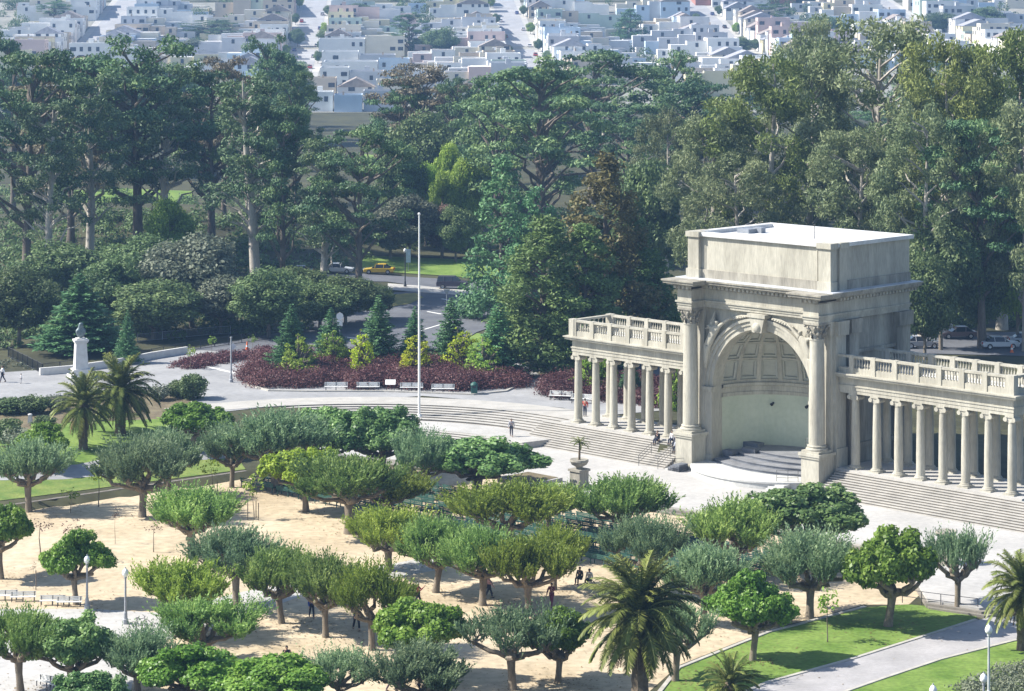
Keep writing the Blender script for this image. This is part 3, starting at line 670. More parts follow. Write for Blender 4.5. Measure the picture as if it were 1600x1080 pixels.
def pollard(seed, kind='shoot', sparse=1.0, m=None, nk=50):
    """pollarded tree, 7 m wide and 6 m tall: knobbly upswept limbs, brush of upright shoots or big-leaf lumps"""
    r = np.random.default_rng(seed); random.seed(seed)
    h, Rr = 6.0, 3.5; mb = MB(); zf = 1.95 + r.random()*.35
    lean = Vector((r.normal()*.12, r.normal()*.12, 0))
    mb.tube([(0,0,-.3), (0,0,.05), lean*.3+Vector((0,0,.7)), lean*.7+Vector((0,0,1.3)), lean+Vector((0,0,zf))], [.42, .33, .27, .26, .32], 9)
    top = lean + Vector((0,0,zf-.1)); knobs = []; zoff = []; heads = []
    nl = 6 if seed % 2 else 7; ph = r.random()*6.28
    for k in range(nl + 3):
        inner = k >= nl
        a = (2*math.pi*k/nl + r.normal()*.22 + ph) if not inner else (2.1*k + ph); L = Rr*(.62+.13*r.normal()*.8) if not inner else Rr*(.12+.2*r.random())
        L = min(L, Rr*.74); zl = r.normal()*.38 + (.1 if inner else 0)
        b = Vector((math.cos(a)*L, math.sin(a)*L, zf + (.75+.35*r.random() if not inner else 1.35+.4*r.random()))); limb(mb, top, b, .2, .13, -.05 if not inner else 0, 5, 6, .075); mb.sphere(b, .2, 6, 4)
        knobs.append(b); zoff.append(zl); heads.append(b)
        for q in range(5):
            a2 = 2*math.pi*q/5 + r.normal()*.3; L2 = .45+.42*r.random(); c = b + Vector((math.cos(a2)*L2, math.sin(a2)*L2, .18 + .3*r.random()))
            limb(mb, b, c, .1, .06, -.03, 3, 5, .1); mb.sphere(c, .13, 6, 4); knobs.append(c); zoff.append(zl + r.normal()*.15); heads.append(b)
    Vs = []; Ts = []
    if kind == 'shoot':
        for kb, zo, hd in zip(knobs, zoff, heads):
            n = int(30*sparse); rad = math.hypot(kb.x, kb.y)/Rr
            base = np.array(kb)[None] + r.normal(size=(n,3))*np.array([.2,.2,.2])
            ztop = 5.6 - 1.0*rad**2 + zo
            ln = np.clip((ztop - base[:,2])*(.45+.68*r.random(n)**1.5), .5, 3.4)
            out = np.array([kb.x, kb.y, 0])/Rr*.25 + np.array([kb.x-hd.x, kb.y-hd.y, 0])*.75
            d = unit(np.array([0,0,1.0]) + out + r.normal(size=(n,3))*.17)
            nlv = 12; tt = (np.arange(nlv)+.5)/nlv
            C = base[:,None] + d[:,None]*ln[:,None,None]*tt[None,:,None]; C = C.reshape(-1,3)
            D = np.repeat(d, nlv, 0); side = unit(r.normal(size=C.shape))
            A = unit(D*1.0 + side*.75); C = C + A*.08
            N = unit(np.cross(A, r.normal(size=C.shape)) + np.array([0,0,.5]))
            sz = .27*(.7+.6*r.random(len(C))); Vs.append(cards(C, A, N, sz, sz*.36))
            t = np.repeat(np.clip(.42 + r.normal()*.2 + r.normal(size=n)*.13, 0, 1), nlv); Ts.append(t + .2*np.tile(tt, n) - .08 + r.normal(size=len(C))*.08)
        V, t = np.concatenate(Vs), np.concatenate(Ts)
    else:
        cl = []
        for kb, zo in zip(knobs, zoff):
            rad = math.hypot(kb.x, kb.y)/Rr; top_z = 5.5 - 1.3*rad**2 + zo
            for q in range(1 if sparse < .8 else 2):
                cl.append((kb.x + r.normal()*.25, kb.y + r.normal()*.25, kb.z + .1 + max(.3, top_z-kb.z-.4)*(.3+.7*r.random())*(q*.6+.4), .55+.25*r.random(), .55+.25*r.random(), .45+.2*r.random()))
        V, t = clump_cards(cl, 640*sparse, .26, .75, .62, .25, 0, .45, r)
    return Proto(mb.mesh('trunk', BARK(), True), quads_mesh('crown', V, None, t, m), h, 2*Rr*.98)
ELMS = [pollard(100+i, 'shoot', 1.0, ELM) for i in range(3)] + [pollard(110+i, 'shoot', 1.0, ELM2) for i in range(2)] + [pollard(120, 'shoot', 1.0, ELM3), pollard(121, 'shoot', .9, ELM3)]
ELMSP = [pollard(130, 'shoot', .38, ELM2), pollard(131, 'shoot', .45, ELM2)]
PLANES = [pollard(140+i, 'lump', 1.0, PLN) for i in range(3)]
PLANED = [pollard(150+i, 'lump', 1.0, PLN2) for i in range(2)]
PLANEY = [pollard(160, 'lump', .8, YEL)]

def tree_from_clumps(name, clumps, trunk_pts, trunk_r, m, bark, h, w, per=60, size=.55, asp=.5, outw=.6, up=.25, hang=0, shell=.45, limbs=.5, seed=0, lr=.09):
    r = np.random.default_rng(seed+999); mb = MB(); mb.tube(trunk_pts, trunk_r, 9)
    tp = [Vector(p) for p in trunk_pts]
    for c in clumps:
        if r.random() > limbs: continue
        cz = Vector(c[:3]); d = math.hypot(cz.x, cz.y); z0 = min(tp[-1].z, max(tp[1].z, cz.z - d*.55 - 1))
        for a, b in zip(tp[:-1], tp[1:]):
            if a.z <= z0 <= b.z: base = a.lerp(b, (z0-a.z)/max(.01, b.z-a.z)); break
        else: base = tp[-1]
        L = (cz-base).length
        if L > .5: limb(mb, base, cz, min(.3, .05+lr*L*.35), .04, .05, 4, 5, .06)
    V, t = clump_cards(clumps, per, size, asp, outw, up, hang, shell, r)
    return Proto(mb.mesh('trunk', bark, True), quads_mesh('crown', V, None, t, m), h, w)
def cypress(seed, m, flat=True):             # broad crown of horizontal plates, 24 m tall, 17 m wide
    r = np.random.default_rng(seed); random.seed(seed); cl = []; Wd = 8.2
    n = 70
    for i in range(n):
        z = 8 + 15.0*(i/n)**.8 + r.normal()*.6; t = (z-8)/15
        rad = Wd*(.55 + .6*math.sin(math.pi*min(1,t*.75+.12)))*(.75 if t > .9 else 1)*math.sqrt(r.random())
        a = r.random()*6.28; sx = 1.3 + 1.3*r.random()
        cl.append((math.cos(a)*rad, math.sin(a)*rad, z - .06*rad, sx, sx*(.7+.5*r.random()), .42+.35*r.random()))
    x = r.normal()*.6
    return tree_from_clumps('c', cl, [(0,0,-.5), (.1,0,2), (x*.3,0,7), (x*.7,.2,13), (x,0,20.5)], [.85, .6, .5, .36, .12], m, BARKD(), 24, 17, 130, .5, .42, .5, .55, 0, .35, .55, seed)
def pine(seed, m):                           # taller, open, irregular tufts on long limbs, 26 m tall, 13 m wide
    r = np.random.default_rng(seed); random.seed(seed); cl = []
    for i in range(58):
        z = 9 + 16*(i/58); t = (z-9)/16; rad = 6.2*(.35+.65*r.random())*(1-.45*t); a = r.random()*6.28; sx = 1.0+.9*r.random()
        cl.append((math.cos(a)*rad, math.sin(a)*rad, z+r.normal()*.5, sx, sx, .55+.4*r.random()))
    x = r.normal()*1.0
    return tree_from_clumps('p', cl, [(0,0,-.5), (.1,0,2), (x*.3,.2,9), (x*.7,0,16), (x,0,25)], [.9, .62, .52, .36, .08], m, BARKP(), 26, 13, 140, .48, .36, .45, .45, 0, .3, .75, seed)
def euc(seed, m):                            # eucalyptus, 32 m tall, 15 m wide, hanging sprays, pale limbs
    r = np.random.default_rng(seed); random.seed(seed); cl = []
    for i in range(85):
        z = 8 + 22.5*(i/85)**.85; t = (z-8)/23; rad = 7.2*(.3+.7*math.sqrt(r.random()))*math.sin(math.pi*min(1,.2+.68*t)); a = r.random()*6.28; sx = .9+.9*r.random()
        cl.append((math.cos(a)*rad, math.sin(a)*rad, z+r.normal()*.6, sx, sx, 1.0+.7*r.random()))
    x = r.normal()*1.2
    return tree_from_clumps('e', cl, [(0,0,-.5), (.1,0,2), (x*.4,.3,9), (x*.8,-.3,17), (x,0,28)], [.8, .6, .46, .32, .1], m, BARKP(), 32, 14.5, 125, .54, .32, .45, .15, .8, .3, .28, seed, .07)
def conifer(seed, m, h=8.0, w=4.2, n=26, per=190, size=.26, tip=.3):  # conical, tiered
    r = np.random.default_rng(seed); random.seed(seed); Vs = []; Ts = []
    mb = MB(); mb.tube([(0,0,-.3), (0,0,h*.3), (0,0,h*.97)], [h*.022, h*.018, .02], 7); k = h/8
    for i in range(n):
        t = (i+.5)/n; z = h*(.06+.92*t); L = w*.5*(1-t)**.85*(.85+.3*r.random()) + .08*k; nb = max(4, int(12*(1-t)+4))
        for b in range(nb):
            a = 2*math.pi*b/nb + r.random()*.8 + i; Lb = L*(.72+.42*r.random()); m_ = max(5, int(per*Lb/h*.8))
            s = r.random(m_)**.7; drop = -.18*s*Lb + .16*(s**3)*Lb
            C = np.stack([math.cos(a)*Lb*s, math.sin(a)*Lb*s, z+drop], 1); spread = (.32*Lb*(1-s*.65))[:,None]
            C = C + r.normal(size=C.shape)*np.array([.5,.5,.16])*spread + r.normal(size=C.shape)*.03*k
            A = np.array([math.cos(a), math.sin(a), .12]) + r.normal(size=C.shape)*.5; N = np.array([0,0,1.0]) + r.normal(size=C.shape)*.5
            sz = size*(.7+.6*r.random(m_)); Vs.append(cards(C, A, N, sz, sz*.4)); Ts.append(np.clip(.35 + .25*s + r.normal()*.12 + r.normal(size=m_)*.08, 0, 1))
    return Proto(mb.mesh('trunk', BARKD(), True), quads_mesh('crown', np.concatenate(Vs), None, np.concatenate(Ts), m), h, w)
def conebroad(seed, m, h=24.0, w=13.0, nc=150, per=100, size=.48, asp=.5, sharp=.62, cb=.07):   # ragged conical crown of many clumps
    r = np.random.default_rng(seed); random.seed(seed); cl = []; off = r.normal(size=6)
    for i in range(nc):
        t = (i+.5)/nc; t = t**1.25; z = h*(cb+(.96-cb)*t); a = r.random()*6.28
        R_ = w*.46*(1-t)**sharp*(1+.22*math.sin(2*a+off[0])+.16*math.sin(3*a+7*t+off[1])) + .3; q = R_*(.4+.6*r.random()**.6); s = w*.115*(.6+.75*r.random())*(1-.45*t)
        cl.append((math.cos(a)*q, math.sin(a)*q, z+r.normal()*.3, s*1.15, s*1.15, s*.8))
    return tree_from_clumps('r', cl, [(0,0,-.4), (0,0,h*.1), (0.1,0,h*.5), (0,0,h*.9)], [w*.045, w*.035, w*.025, w*.006], m, BARKD(), h, w, per, size, asp, .5, .3, .15, .35, .35, seed)
def broad(seed, m, h=12.0, w=10.0, cb=.2, nc=70, per=130, size=.4, asp=.6, bark=None, lump=.17, limbs=.4):   # rounded broadleaf or shrub
    r = np.random.default_rng(seed); random.seed(seed); cl = []
    for i in range(nc):
        d = unit(r.normal(size=3)); q = (.35+.65*r.random()**.5)
        cz = h*(cb+(1-cb)*.5); c = np.array([d[0]*w*.42*q, d[1]*w*.42*q, cz + d[2]*h*(1-cb)*.42*q]); s = w*lump*(.6+.7*r.random())
        if c[2] > h*.03: cl.append((*c, s, s, s*.75))
    return tree_from_clumps('b', cl, [(0,0,-.4), (0,0,h*.12), (0.1,0,h*.4), (0,0,h*.75)], [w*.03, w*.024, w*.018, w*.006], m, bark or BARK(), h, w, per, size, asp,   .6, .25, 0, .45, limbs, seed)
CYP = leafmat('cypress_leaves', (0.0371, 0.0928, 0.0495), (0.0928, 0.179, 0.0743), (0.217, 0.309, 0.108), .15)
CYPB = leafmat('cypress_leaves_brown', (0.084, 0.084, 0.0526), (0.157, 0.146, 0.0882), (0.272, 0.241, 0.146), .15)
PIN = leafmat('pine_needles', (0.0544, 0.109, 0.0605), (0.121, 0.2, 0.0907), (0.258, 0.347, 0.151), .15)
EUC = leafmat('eucalyptus_leaves', (0.0948, 0.141, 0.0664), (0.184, 0.237, 0.111), (0.308, 0.356, 0.19), .25)
EUCY = leafmat('eucalyptus_leaves_yellow', (0.088, 0.127, 0.0385), (0.16, 0.209, 0.0605), (0.264, 0.319, 0.088), .25)  # yellower leaf tone than the grey-olive eucalyptus
RED = leafmat('redwood_leaves', (.06, .12, .035), (.115, .2, .06), (.2, .3, .1), .2)
REDB = leafmat('redwood_leaves_bronze', (.1, .1, .035), (.165, .15, .055), (.23, .215, .085), .2)
FIR = leafmat('fir_needles', (0.043, 0.12, 0.0527), (0.0957, 0.215, 0.0909), (0.191, 0.359, 0.144), .15)
MIX = leafmat('shrub_leaves', (0.0539, 0.0992, 0.0397), (0.107, 0.172, 0.063), (0.198, 0.27, 0.107), .25)
GRY = leafmat('grey_shrub_leaves', (0.0966, 0.124, 0.0828), (0.159, 0.186, 0.124), (0.248, 0.276, 0.193), .25)
LIM = leafmat('lime_leaves', (0.123, 0.216, 0.0308), (0.232, 0.37, 0.054), (0.4, 0.554, 0.108), .35)
YLW = leafmat('yellow_shrub_leaves', (.27, .38, .02), (.43, .56, .035), (.57, .64, .06), .35)
PUR = leafmat('barberry_leaves', (.055, .022, .021), (.105, .046, .042), (.175, .088, .075), .2, .5)
BRN = leafmat('russet_leaves', (.09, .06, .045), (.15, .1, .075), (.21, .15, .115), .2)
CYPS = [cypress(200+i, CYP) for i in range(4)]; CYPBS = [cypress(210, CYPB)]
PINES = [pine(220+i, PIN) for i in range(4)]
EUCS = [euc(230+i, EUC) for i in range(3)] + [euc(240, EUCY), euc(241, EUCY)]
REDS = [conebroad(250, RED), conebroad(251, RED), conebroad(253, RED)]; REDBS = [conebroad(252, REDB, 24, 12)]
FIRS = [conifer(260, FIR, 8, 4.6, 30, 420, .26), conifer(261, FIR, 8, 4.6, 30, 420, .26), conifer(262, FIR, 8, 4.6, 28, 440, .26)]
DCON = [conebroad(263, FIR, 20, 11, 110, 70, .5, .45, .7, .02), conifer(264, FIR, 20, 11, 34, 520, .65), conebroad(265, FIR, 20, 11, 110, 70, .5, .45, .65, .02)]
BRO = [broad(270+i, MIX) for i in range(2)] + [broad(272, LIM)]; BGR = [broad(275, GRY)]; BBR = [broad(276, BRN)]
BUSH = [broad(280+i, MIX, 3, 4, 0, 46, 200, .3, .6, lump=.18) for i in range(2)] + [broad(282, GRY, 3, 4, 0, 46, 110, .3, .6, lump=.18)]
LIMB = [conebroad(284+i, LIM, 3, 2.5, 150, 420, .17, .6, .4, .02) for i in range(2)]
YELB = [conebroad(286+i, YLW, 3, 2.3, 150, 420, .16, .6, .45, .02) for i in range(2)]
YOUNG = [broad(290, LIM, 3.4, 1.5, .5, 16, 150, .22, .6, lump=.2, limbs=0), broad(291, YEL, 3.4, 1.5, .5, 14, 120, .2, .6, lump=.2, limbs=0), broad(292, BRN, 3.4, 1.6, .5, 12, 60, .18, .5, lump=.2, limbs=0)]

# ================================================================== VEGETATION: placement (photo pixels of the trunk foot give the spot on the ground)
random.seed(11)
_n = {}
def pick(lst, key):
    _n[key] = _n.get(key, -1) + 1; return lst[_n[key] % len(lst)]
E, S_, B, D, Yl = ('elm', ELMS), ('elm', ELMSP), ('plane', PLANES), ('plane', PLANED), ('plane', PLANEY)
E1, E2, E3 = ('elm', ELMS[:3]), ('elm', ELMS[3:5]), ('elm', ELMS[5:])
grove = [  # x, crown top, foot, crown width, kind, label
 (45, 686, 800, 122, E2, 'grey-green pollarded elm at the left edge by the retaining wall'),
 (222, 680, 808, 140, E2, 'broad grey-green pollarded elm in front of the retaining wall'),
 (262, 672, 776, 105, E2, 'pollarded elm half hidden behind the broad one at the wall'),
 (362, 660, 762, 90, E2, 'small pollarded elm at the right end of the retaining wall'),
 (430, 640, 768, 165, E2, 'wide dark pollarded elm left of the yellow-leaved tree'),
 (478, 692, 800, 118, Yl, 'pollarded tree with bright yellow-green leaves'),
 (300, 762, 872, 145, E1, 'dark pollarded elm standing alone on the open sand'),
 (119, 830, 945, 104, B, 'small round-headed plane tree beside the white bench and lamp post'),
 (2, 782, 905, 100, B, 'bright green plane tree cut off by the left edge'),
 (545, 704, 834, 178, E1, 'large spreading pollarded elm beside the left green benches'),
 (605, 733, 815, 135, E3, 'lighter pollarded elm pressed against the large spreading one'),
 (665, 672, 782, 95, E2, 'narrow dark-trunked elm behind the rows of green benches'),
 (745, 682, 776, 180, D, 'big-leaved plane tree with tangled limbs right of the flagpole'),
 (520, 636, 745, 120, D, 'plane tree crown nearest below the curved steps'),
 (598, 638, 748, 130, D, 'rounded plane tree left of the flagpole foot'),
 (608, 796, 893, 140, E3, 'yellowish pollarded elm behind the pale path'),
 (681, 804, 926, 125, E1, 'pollarded elm with stout trunk right of the pale path'),
 (754, 826, 946, 135, E1, 'pollarded elm with two walkers passing behind its trunk'),
 (826, 836, 962, 135, E3, 'vase-shaped pollarded elm at the centre of the grove'),
 (866, 824, 922, 100, E3, 'pollarded elm close to the right rows of green benches'),
 (795, 752, 868, 175, E3, 'wide flat-topped elm in the middle of the grove'),
 (860, 750, 835, 110, E1, 'pollarded elm nearest the stone urn'),
 (440, 846, 974, 122, E1, 'pollarded elm left of the person in blue'),
 (369, 822, 946, 140, E2, 'feathery pollarded elm at the edge of the pale path'),
 (509, 868, 996, 118, E1, 'pollarded elm right of the person in blue'),
 (581, 882, 1016, 125, E3, 'pollarded elm right of the person in grey'),
 (281, 876, 992, 155, E3, 'angular pollarded elm overhanging the second lamp post'),
 (318, 930, 1046, 155, E1, 'bushy pollarded elm just right of the bicycle'),
 (980, 736, 852, 148, E1, 'dense pollarded elm right of the stone urn'),
 (1010, 804, 925, 118, E2, 'soft green elm behind the big palm'),
 (1100, 850, 975, 130, E2, 'tall soft elm between the big palm and the small plane'),
 (1148, 782, 905, 150, E1, 'dark pollarded elm in front of the stage'),
 (1255, 758, 885, 190, D, 'largest plane tree, below the right column of the arch'),
 (1265, 826, 966, 150, E2, 'pollarded elm with thick bare trunk by the right green benches'),
 (1388, 822, 979, 155, B, 'bright plane tree with a hooked limb on the right lawn'),
 (1496, 812, 955, 112, S_, 'sparse windswept pollard beside the handrail'),
 (1176, 900, 1032, 125, B, 'young bright plane tree on the lawn right of the big palm'),
 (655, 932, 1062, 140, B, 'bright rounded plane tree at the bottom centre'),
 (660, 1006, 1125, 142, E2, 'grey-leaved tree cut by the bottom edge under the bright plane'),
 (801, 938, 1078, 142, S_, 'nearly bare pollard with knobbly limbs at the bottom centre'),
 (872, 948, 1066, 112, B, 'bright leafy plane tree left of the big palm trunk'),
 (32, 946, 1082, 128, E1, 'pollarded elm in the bottom left corner'),
 (112, 962, 1088, 130, D, 'deep green plane tree in the bottom left corner'),
 (216, 982, 1092, 118, E2, 'low grey elm in front of the bicycle'),
 (532, 1002, 1110, 118, S_, 'half-bare pollard leaning at the bottom edge'),
 (300, 1008, 1120, 145, B, 'bright plane tree at the bottom edge left of the other bright one'),
 (428, 1024, 1140, 165, B, 'wide bright plane tree at the bottom edge'),
 (140, 1048, 1160, 110, D, 'dark plane crown peeping over the bottom edge at left'),
 (306, 628, 706, 118, B, 'bright plane tree at the left end of the curved steps'),
 (66, 664, 732, 82, B, 'small bright round tree on the left lawn'),
 (1055, 930, 1064, 120, S_, 'pale-trunked pollard half hidden by the big palm'),
]
for x, yt, yb, w, kd, lb in grove:
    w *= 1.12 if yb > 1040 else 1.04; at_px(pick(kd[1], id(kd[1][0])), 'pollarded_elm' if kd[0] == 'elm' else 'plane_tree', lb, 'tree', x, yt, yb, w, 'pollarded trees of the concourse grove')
# saplings with stakes
def sapling(x, yt, yb, w, pr, lb, stakes=0):
    t = at_px(pr, 'sapling', lb, 'sapling', x, yt, yb, w, 'staked saplings on the sand')
    sc = t.scale
    for k in range(stakes):
        a = 2.1*k+.5; o = MB().tube([(0,0,-.1), (0,0,1.5)], .04, 5).build('stake', BARKD(), t); o.location = (math.cos(a)*.55/sc[0], math.sin(a)*.55/sc[0], 0); o.scale = (1/sc[0], 1/sc[0], 1/sc[2])
sapling(154, 722, 792, 36, YOUNG[1], 'orange-tinged sapling beside the broad grey elm')
sapling(110, 760, 802, 28, YOUNG[0], 'tiny green sapling on the sand left of the orange-tinged one')
sapling(397, 738, 812, 30, YOUNG[0], 'pale green sapling between three stakes near the left green benches', 3)
sapling(330, 714, 780, 36, YOUNG[1], 'yellow-green sapling with stakes before the shady lawn', 3)
sapling(63, 800, 868, 44, YOUNG[2], 'half-dead brown sapling in front of the bright left-edge plane')
sapling(120, 804, 880, 50, YOUNG[2], 'wispy bare sapling behind the round-headed plane')
sapling(180, 784, 850, 16, YOUNG[2], 'bare whip-thin sapling on the open sand')
sapling(240, 808, 863, 30, YOUNG[2], 'thin leafless sapling left of the dark lone elm')
sapling(1293, 915, 1004, 40, YOUNG[0], 'slender sapling on the right lawn')
sapling(297, 538, 578, 16, YOUNG[0], 'lime sapling in the left barberry bed')
sapling(331, 524, 552, 16, YOUNG[0], 'small sapling behind the left barberry bed')
sapling(394, 522, 550, 14, YOUNG[0], 'sapling beside the traffic cone')
sapling(52, 872, 920, 10, YOUNG[2], 'dead stick sapling behind the left bench', 1)

# background woods
CY, CB, PI_, EU, EY, RD, RB, DC, BR, BL, BG, BB = ('cypress', CYPS), ('cypress', CYPBS), ('pine', PINES), ('eucalyptus', EUCS[:3]), ('eucalyptus', EUCS[3:]), ('redwood', REDS), ('redwood', REDBS), ('dense_conifer', DCON[::2]), ('broadleaf_tree', BRO[:2]), ('broadleaf_tree', BRO[2:]), ('broadleaf_tree', BGR), ('broadleaf_tree', BBR)
woods = [
 (40, 62, 440, 200, CY, 'dark cypress filling the left edge of the wood'),
 (215, 48, 392, 230, CY, 'tall broad-topped cypress, highest crown of the left wood'),
 (255, 92, 400, 150, PI_, 'pine with twin pale trunks under the tall cypress'),
 (110, 84, 388, 170, CB, 'brownish cypress left of the tallest crown'),
 (140, 110, 420, 150, PI_, 'leaning dark pine left of the twin trunks'),
 (330, 92, 378, 170, CY, 'cypress between the tallest crown and the pale-trunked pine'),
 (400, 112, 458, 180, PI_, 'tall pine with long pale bare trunk'),
 (442, 148, 462, 130, CY, 'dense cypress right of the pale-trunked pine'),
 (560, 184, 474, 165, CY, 'flat-topped cypress nearest the road'),
 (505, 215, 470, 120, PI_, 'dark pine between the dense and the flat-topped cypress'),
 (75, 150, 452, 140, PI_, 'shaggy pine low at the left edge'),
 (415, 50, 320, 105, CY, 'umbrella-shaped cypress top against the left street'),
 (20, 44, 330, 120, CY, 'dark cypress tip against the houses at the far left'),
 (350, 84, 340, 110, CB, 'brown-topped cypress before the white roofs'),
 (462, 96, 345, 80, CY, 'small dark cypress beside the long white roofs'),
 (655, 96, 335, 160, CB, 'russet-tinged cypress with bare pale stems in the centre'),
 (625, 112, 335, 90, CY, 'dark cypress left of the russet-tinged one'),
 (715, 118, 345, 90, CY, 'dark cypress right of the russet-tinged one'),
 (845, 84, 404, 235, CY, 'massive old cypress with a broken pale limb'),
 (775, 104, 380, 120, CY, 'layered cypress leaning on the massive one at left'),
 (925, 68, 330, 200, CY, 'wide dark cypress behind the massive one'),
 (1045, 74, 318, 140, CY, 'wind-combed cypress against the houses right of centre'),
 (980, 150, 350, 150, CY, 'shadowy cypress below the wide dark one'),
 (1085, 118, 350, 170, CY, 'green-topped cypress beside the sunny eucalyptus'),
 (660, 178, 352, 120, BR, 'pale broadleaf tree below the russet-tinged cypress'),
 (755, 178, 362, 115, BR, 'broadleaf tree close to the left of the massive cypress'),
 (665, 254, 384, 62, BL, 'yellow-green rounded tree beside the flagpole top'),
 (728, 243, 396, 84, BL, 'fresh green bushy tree above the dark car'),
 (692, 268, 400, 46, BL, 'lime tree between the yellow-green and the fresh green tree'),
 (625, 225, 384, 80, BR, 'mid green tree left of the yellow-green rounded one'),
 (700, 222, 380, 56, BL, 'pale lime tree above the fresh green bushy one'),
 (640, 300, 402, 100, BG, 'silvery shrub tree left of the flagpole top'),
 (690, 318, 404, 70, BB, 'russet shrub tree behind the flagpole'),
 (610, 335, 404, 90, BG, 'grey leafy shrub at the lawn edge'),
 (712, 320, 410, 70, BR, 'green shrub tree at the right end of the far lawn'),
 (785, 236, 498, 150, DC, 'tall dark cone-shaped conifer right of the road'),
 (838, 285, 505, 120, DC, 'second dark conifer behind the cone-shaped one'),
 (850, 330, 582, 200, RD, 'fresh green multi-trunked redwood left of the colonnade'),
 (945, 234, 566, 185, RB, 'bronze-topped redwood, tallest behind the left colonnade'),
 (915, 345, 580, 170, RD, 'green redwood right of the multi-trunked one'),
 (985, 330, 560, 160, RD, 'redwood between the bronze-topped one and the bandshell'),
 (1028, 396, 560, 115, RD, 'short redwood touching the bandshell cornice'),
 (1040, 168, 440, 120, EU, 'grey-olive eucalyptus at the left of the eucalyptus wood'),
 (1110, 172, 500, 170, EU, 'drooping eucalyptus left of the sunny-topped one'),
 (1010, 250, 470, 110, BR, 'rounded tree between the bronze redwood and the eucalyptus wood'),
 (1195, 82, 500, 210, EY, 'eucalyptus with sunlit yellow-green dome above the bandshell'),
 (1150, 240, 520, 170, EU, 'low eucalyptus directly behind the bandshell roof at left'),
 (1265, 60, 490, 180, EU, 'eucalyptus right of the sunlit dome'),
 (1375, 18, 500, 250, EU, 'tallest eucalyptus with a white trunk above the bandshell'),
 (1330, 190, 520, 170, EU, 'shaded eucalyptus right behind the bandshell roof'),
 (1480, 46, 520, 190, EY, 'olive-topped eucalyptus right of the tallest'),
 (1565, 40, 515, 200, EY, 'eucalyptus with sunlit top in the upper right corner'),
 (1440, 160, 545, 170, EU, 'dark eucalyptus right of the bandshell'),
 (1535, 170, 545, 180, CY, 'green cypress plates below the upper right eucalyptus'),
 (1605, 150, 550, 170, EU, 'eucalyptus trunk standing at the right edge'),
 (1265, 20, 372, 130, EU, 'thin-topped far eucalyptus against the white houses'),
 (1470, 330, 548, 130, BR, 'shadowy bush tree beside the bandshell back corner'),
 (1445, 400, 562, 100, BR, 'brownish shrub behind the right wing'),
 (1530, 380, 540, 110, BR, 'dim tree above the parked cars'),
 (1590, 330, 540, 100, BL, 'light green tree at the right edge above the cars'),
 (1560, 300, 500, 120, CY, 'dark cypress mass at the right edge'),
]
for x, yt, yb, w, kd, lb in woods:
    at_px(pick(kd[1], id(kd[1][0])), kd[0] + ('_tree' if '_' not in kd[0] else ''), lb, 'tree', x, yt, yb, w, 'trees of the woods behind the concourse')
under = [
 (125, 425, 552, 140, ('young_cypress', [DCON[1]]), 'young cypress with sweeping tiers behind the bust'),
 (199, 482, 568, 44, ('young_conifer', FIRS), 'little dark conifer right of the bust'),
 (300, 362, 512, 160, BG, 'grey-green feathery tree on the left slope'),
 (345, 425, 520, 120, BG, 'pale bushy shrub beside the feathery tree'),
 (225, 368, 470, 140, BR, 'dark rounded bush tree below the twin pale trunks'),
 (95, 375, 470, 130, BR, 'dusky bush tree at the left under the pines'),
 (30, 420, 540, 130, BR, 'dark bush at the left edge behind the fence'),
 (175, 400, 520, 120, BR, 'bush with yellow-green top on the left slope'),
 (265, 310, 440, 80, BL, 'lime-leaved bough tree beneath the twin trunks'),
 (420, 420, 528, 130, BR, 'dark bush left of the path bank'),
 (540, 428, 508, 110, BR, 'deep green bush at the road corner'),
 (588, 446, 500, 60, BR, 'low bush in front of the yellow taxi'),
 (470, 415, 490, 100, BR, 'bush beneath the dense cypress'),
 (240, 440, 530, 150, BR, 'broad dark shrub above the left fence'),
 (500, 440, 516, 120, BR, 'dark rounded shrub at the end of the bank'),
]
for x, yt, yb, w, kd, lb in under:
    at_px(pick(kd[1], id(kd[1][0])), kd[0], lb, 'tree' if 'young' in kd[0] or 'tree' in lb else 'bush', x, yt, yb, w, 'undergrowth of the left slope')
# deeper wood that nothing tells apart
random.seed(5)
for k in range(46):
    Yd = random.uniform(470, 760); x = random.uniform(-40, 1640)
    if 470 < x < 625: continue
    if 560 < x < 800: Yd = random.uniform(600, 760)
    X = (x-800)*Yd/F; z = h1(X, Yd); kd = random.choice([CY, CY, PI_, BR]) if x < 1100 else random.choice([EU, EY, CY])
    hmax = CH - z - (random.uniform(95, 150) if x < 1150 else random.uniform(50, 110))*Yd/F + 0
    hh = min(random.uniform(15, 26), max(9, hmax)); pr = pick(kd[1], id(kd[1][0]))
    plant(pr, 'wood_tree', 'evergreen merged into the shadowy wood behind the front rows of trees', 'tree', (X, Yd, z), hh*.62/pr.w*random.uniform(.9, 1.3), hh/pr.h, group='deep wood trees')
def undergrowth(name, poly, n, size, m, label, hmax=1.6, per=60):
    xs = [p[0] for p in poly]; ys = [p[1] for p in poly]; cl = []
    def inside(x, y):
        c = False; j = len(poly)-1
        for i in range(len(poly)):
            if (poly[i][1] > y) != (poly[j][1] > y) and x < (poly[j][0]-poly[i][0])*(y-poly[i][1])/(poly[j][1]-poly[i][1])+poly[i][0]: c = not c
            j = i
        return c
    while len(cl) < n:
        x, y = random.uniform(min(xs), max(xs)), random.uniform(min(ys), max(ys))
        if inside(x, y):
            p = G(x, y); s = hmax*random.uniform(.5, 1.1); cl.append((p.x, p.y, p.z+s*.35, s*1.3, s*1.3, s*.8))
    V, t = clump_cards(cl, per, size, .6, .55, .3, 0, .5)
    return tag(obj(name, quads_mesh(name, V, None, t, m)), label, kind='stuff')
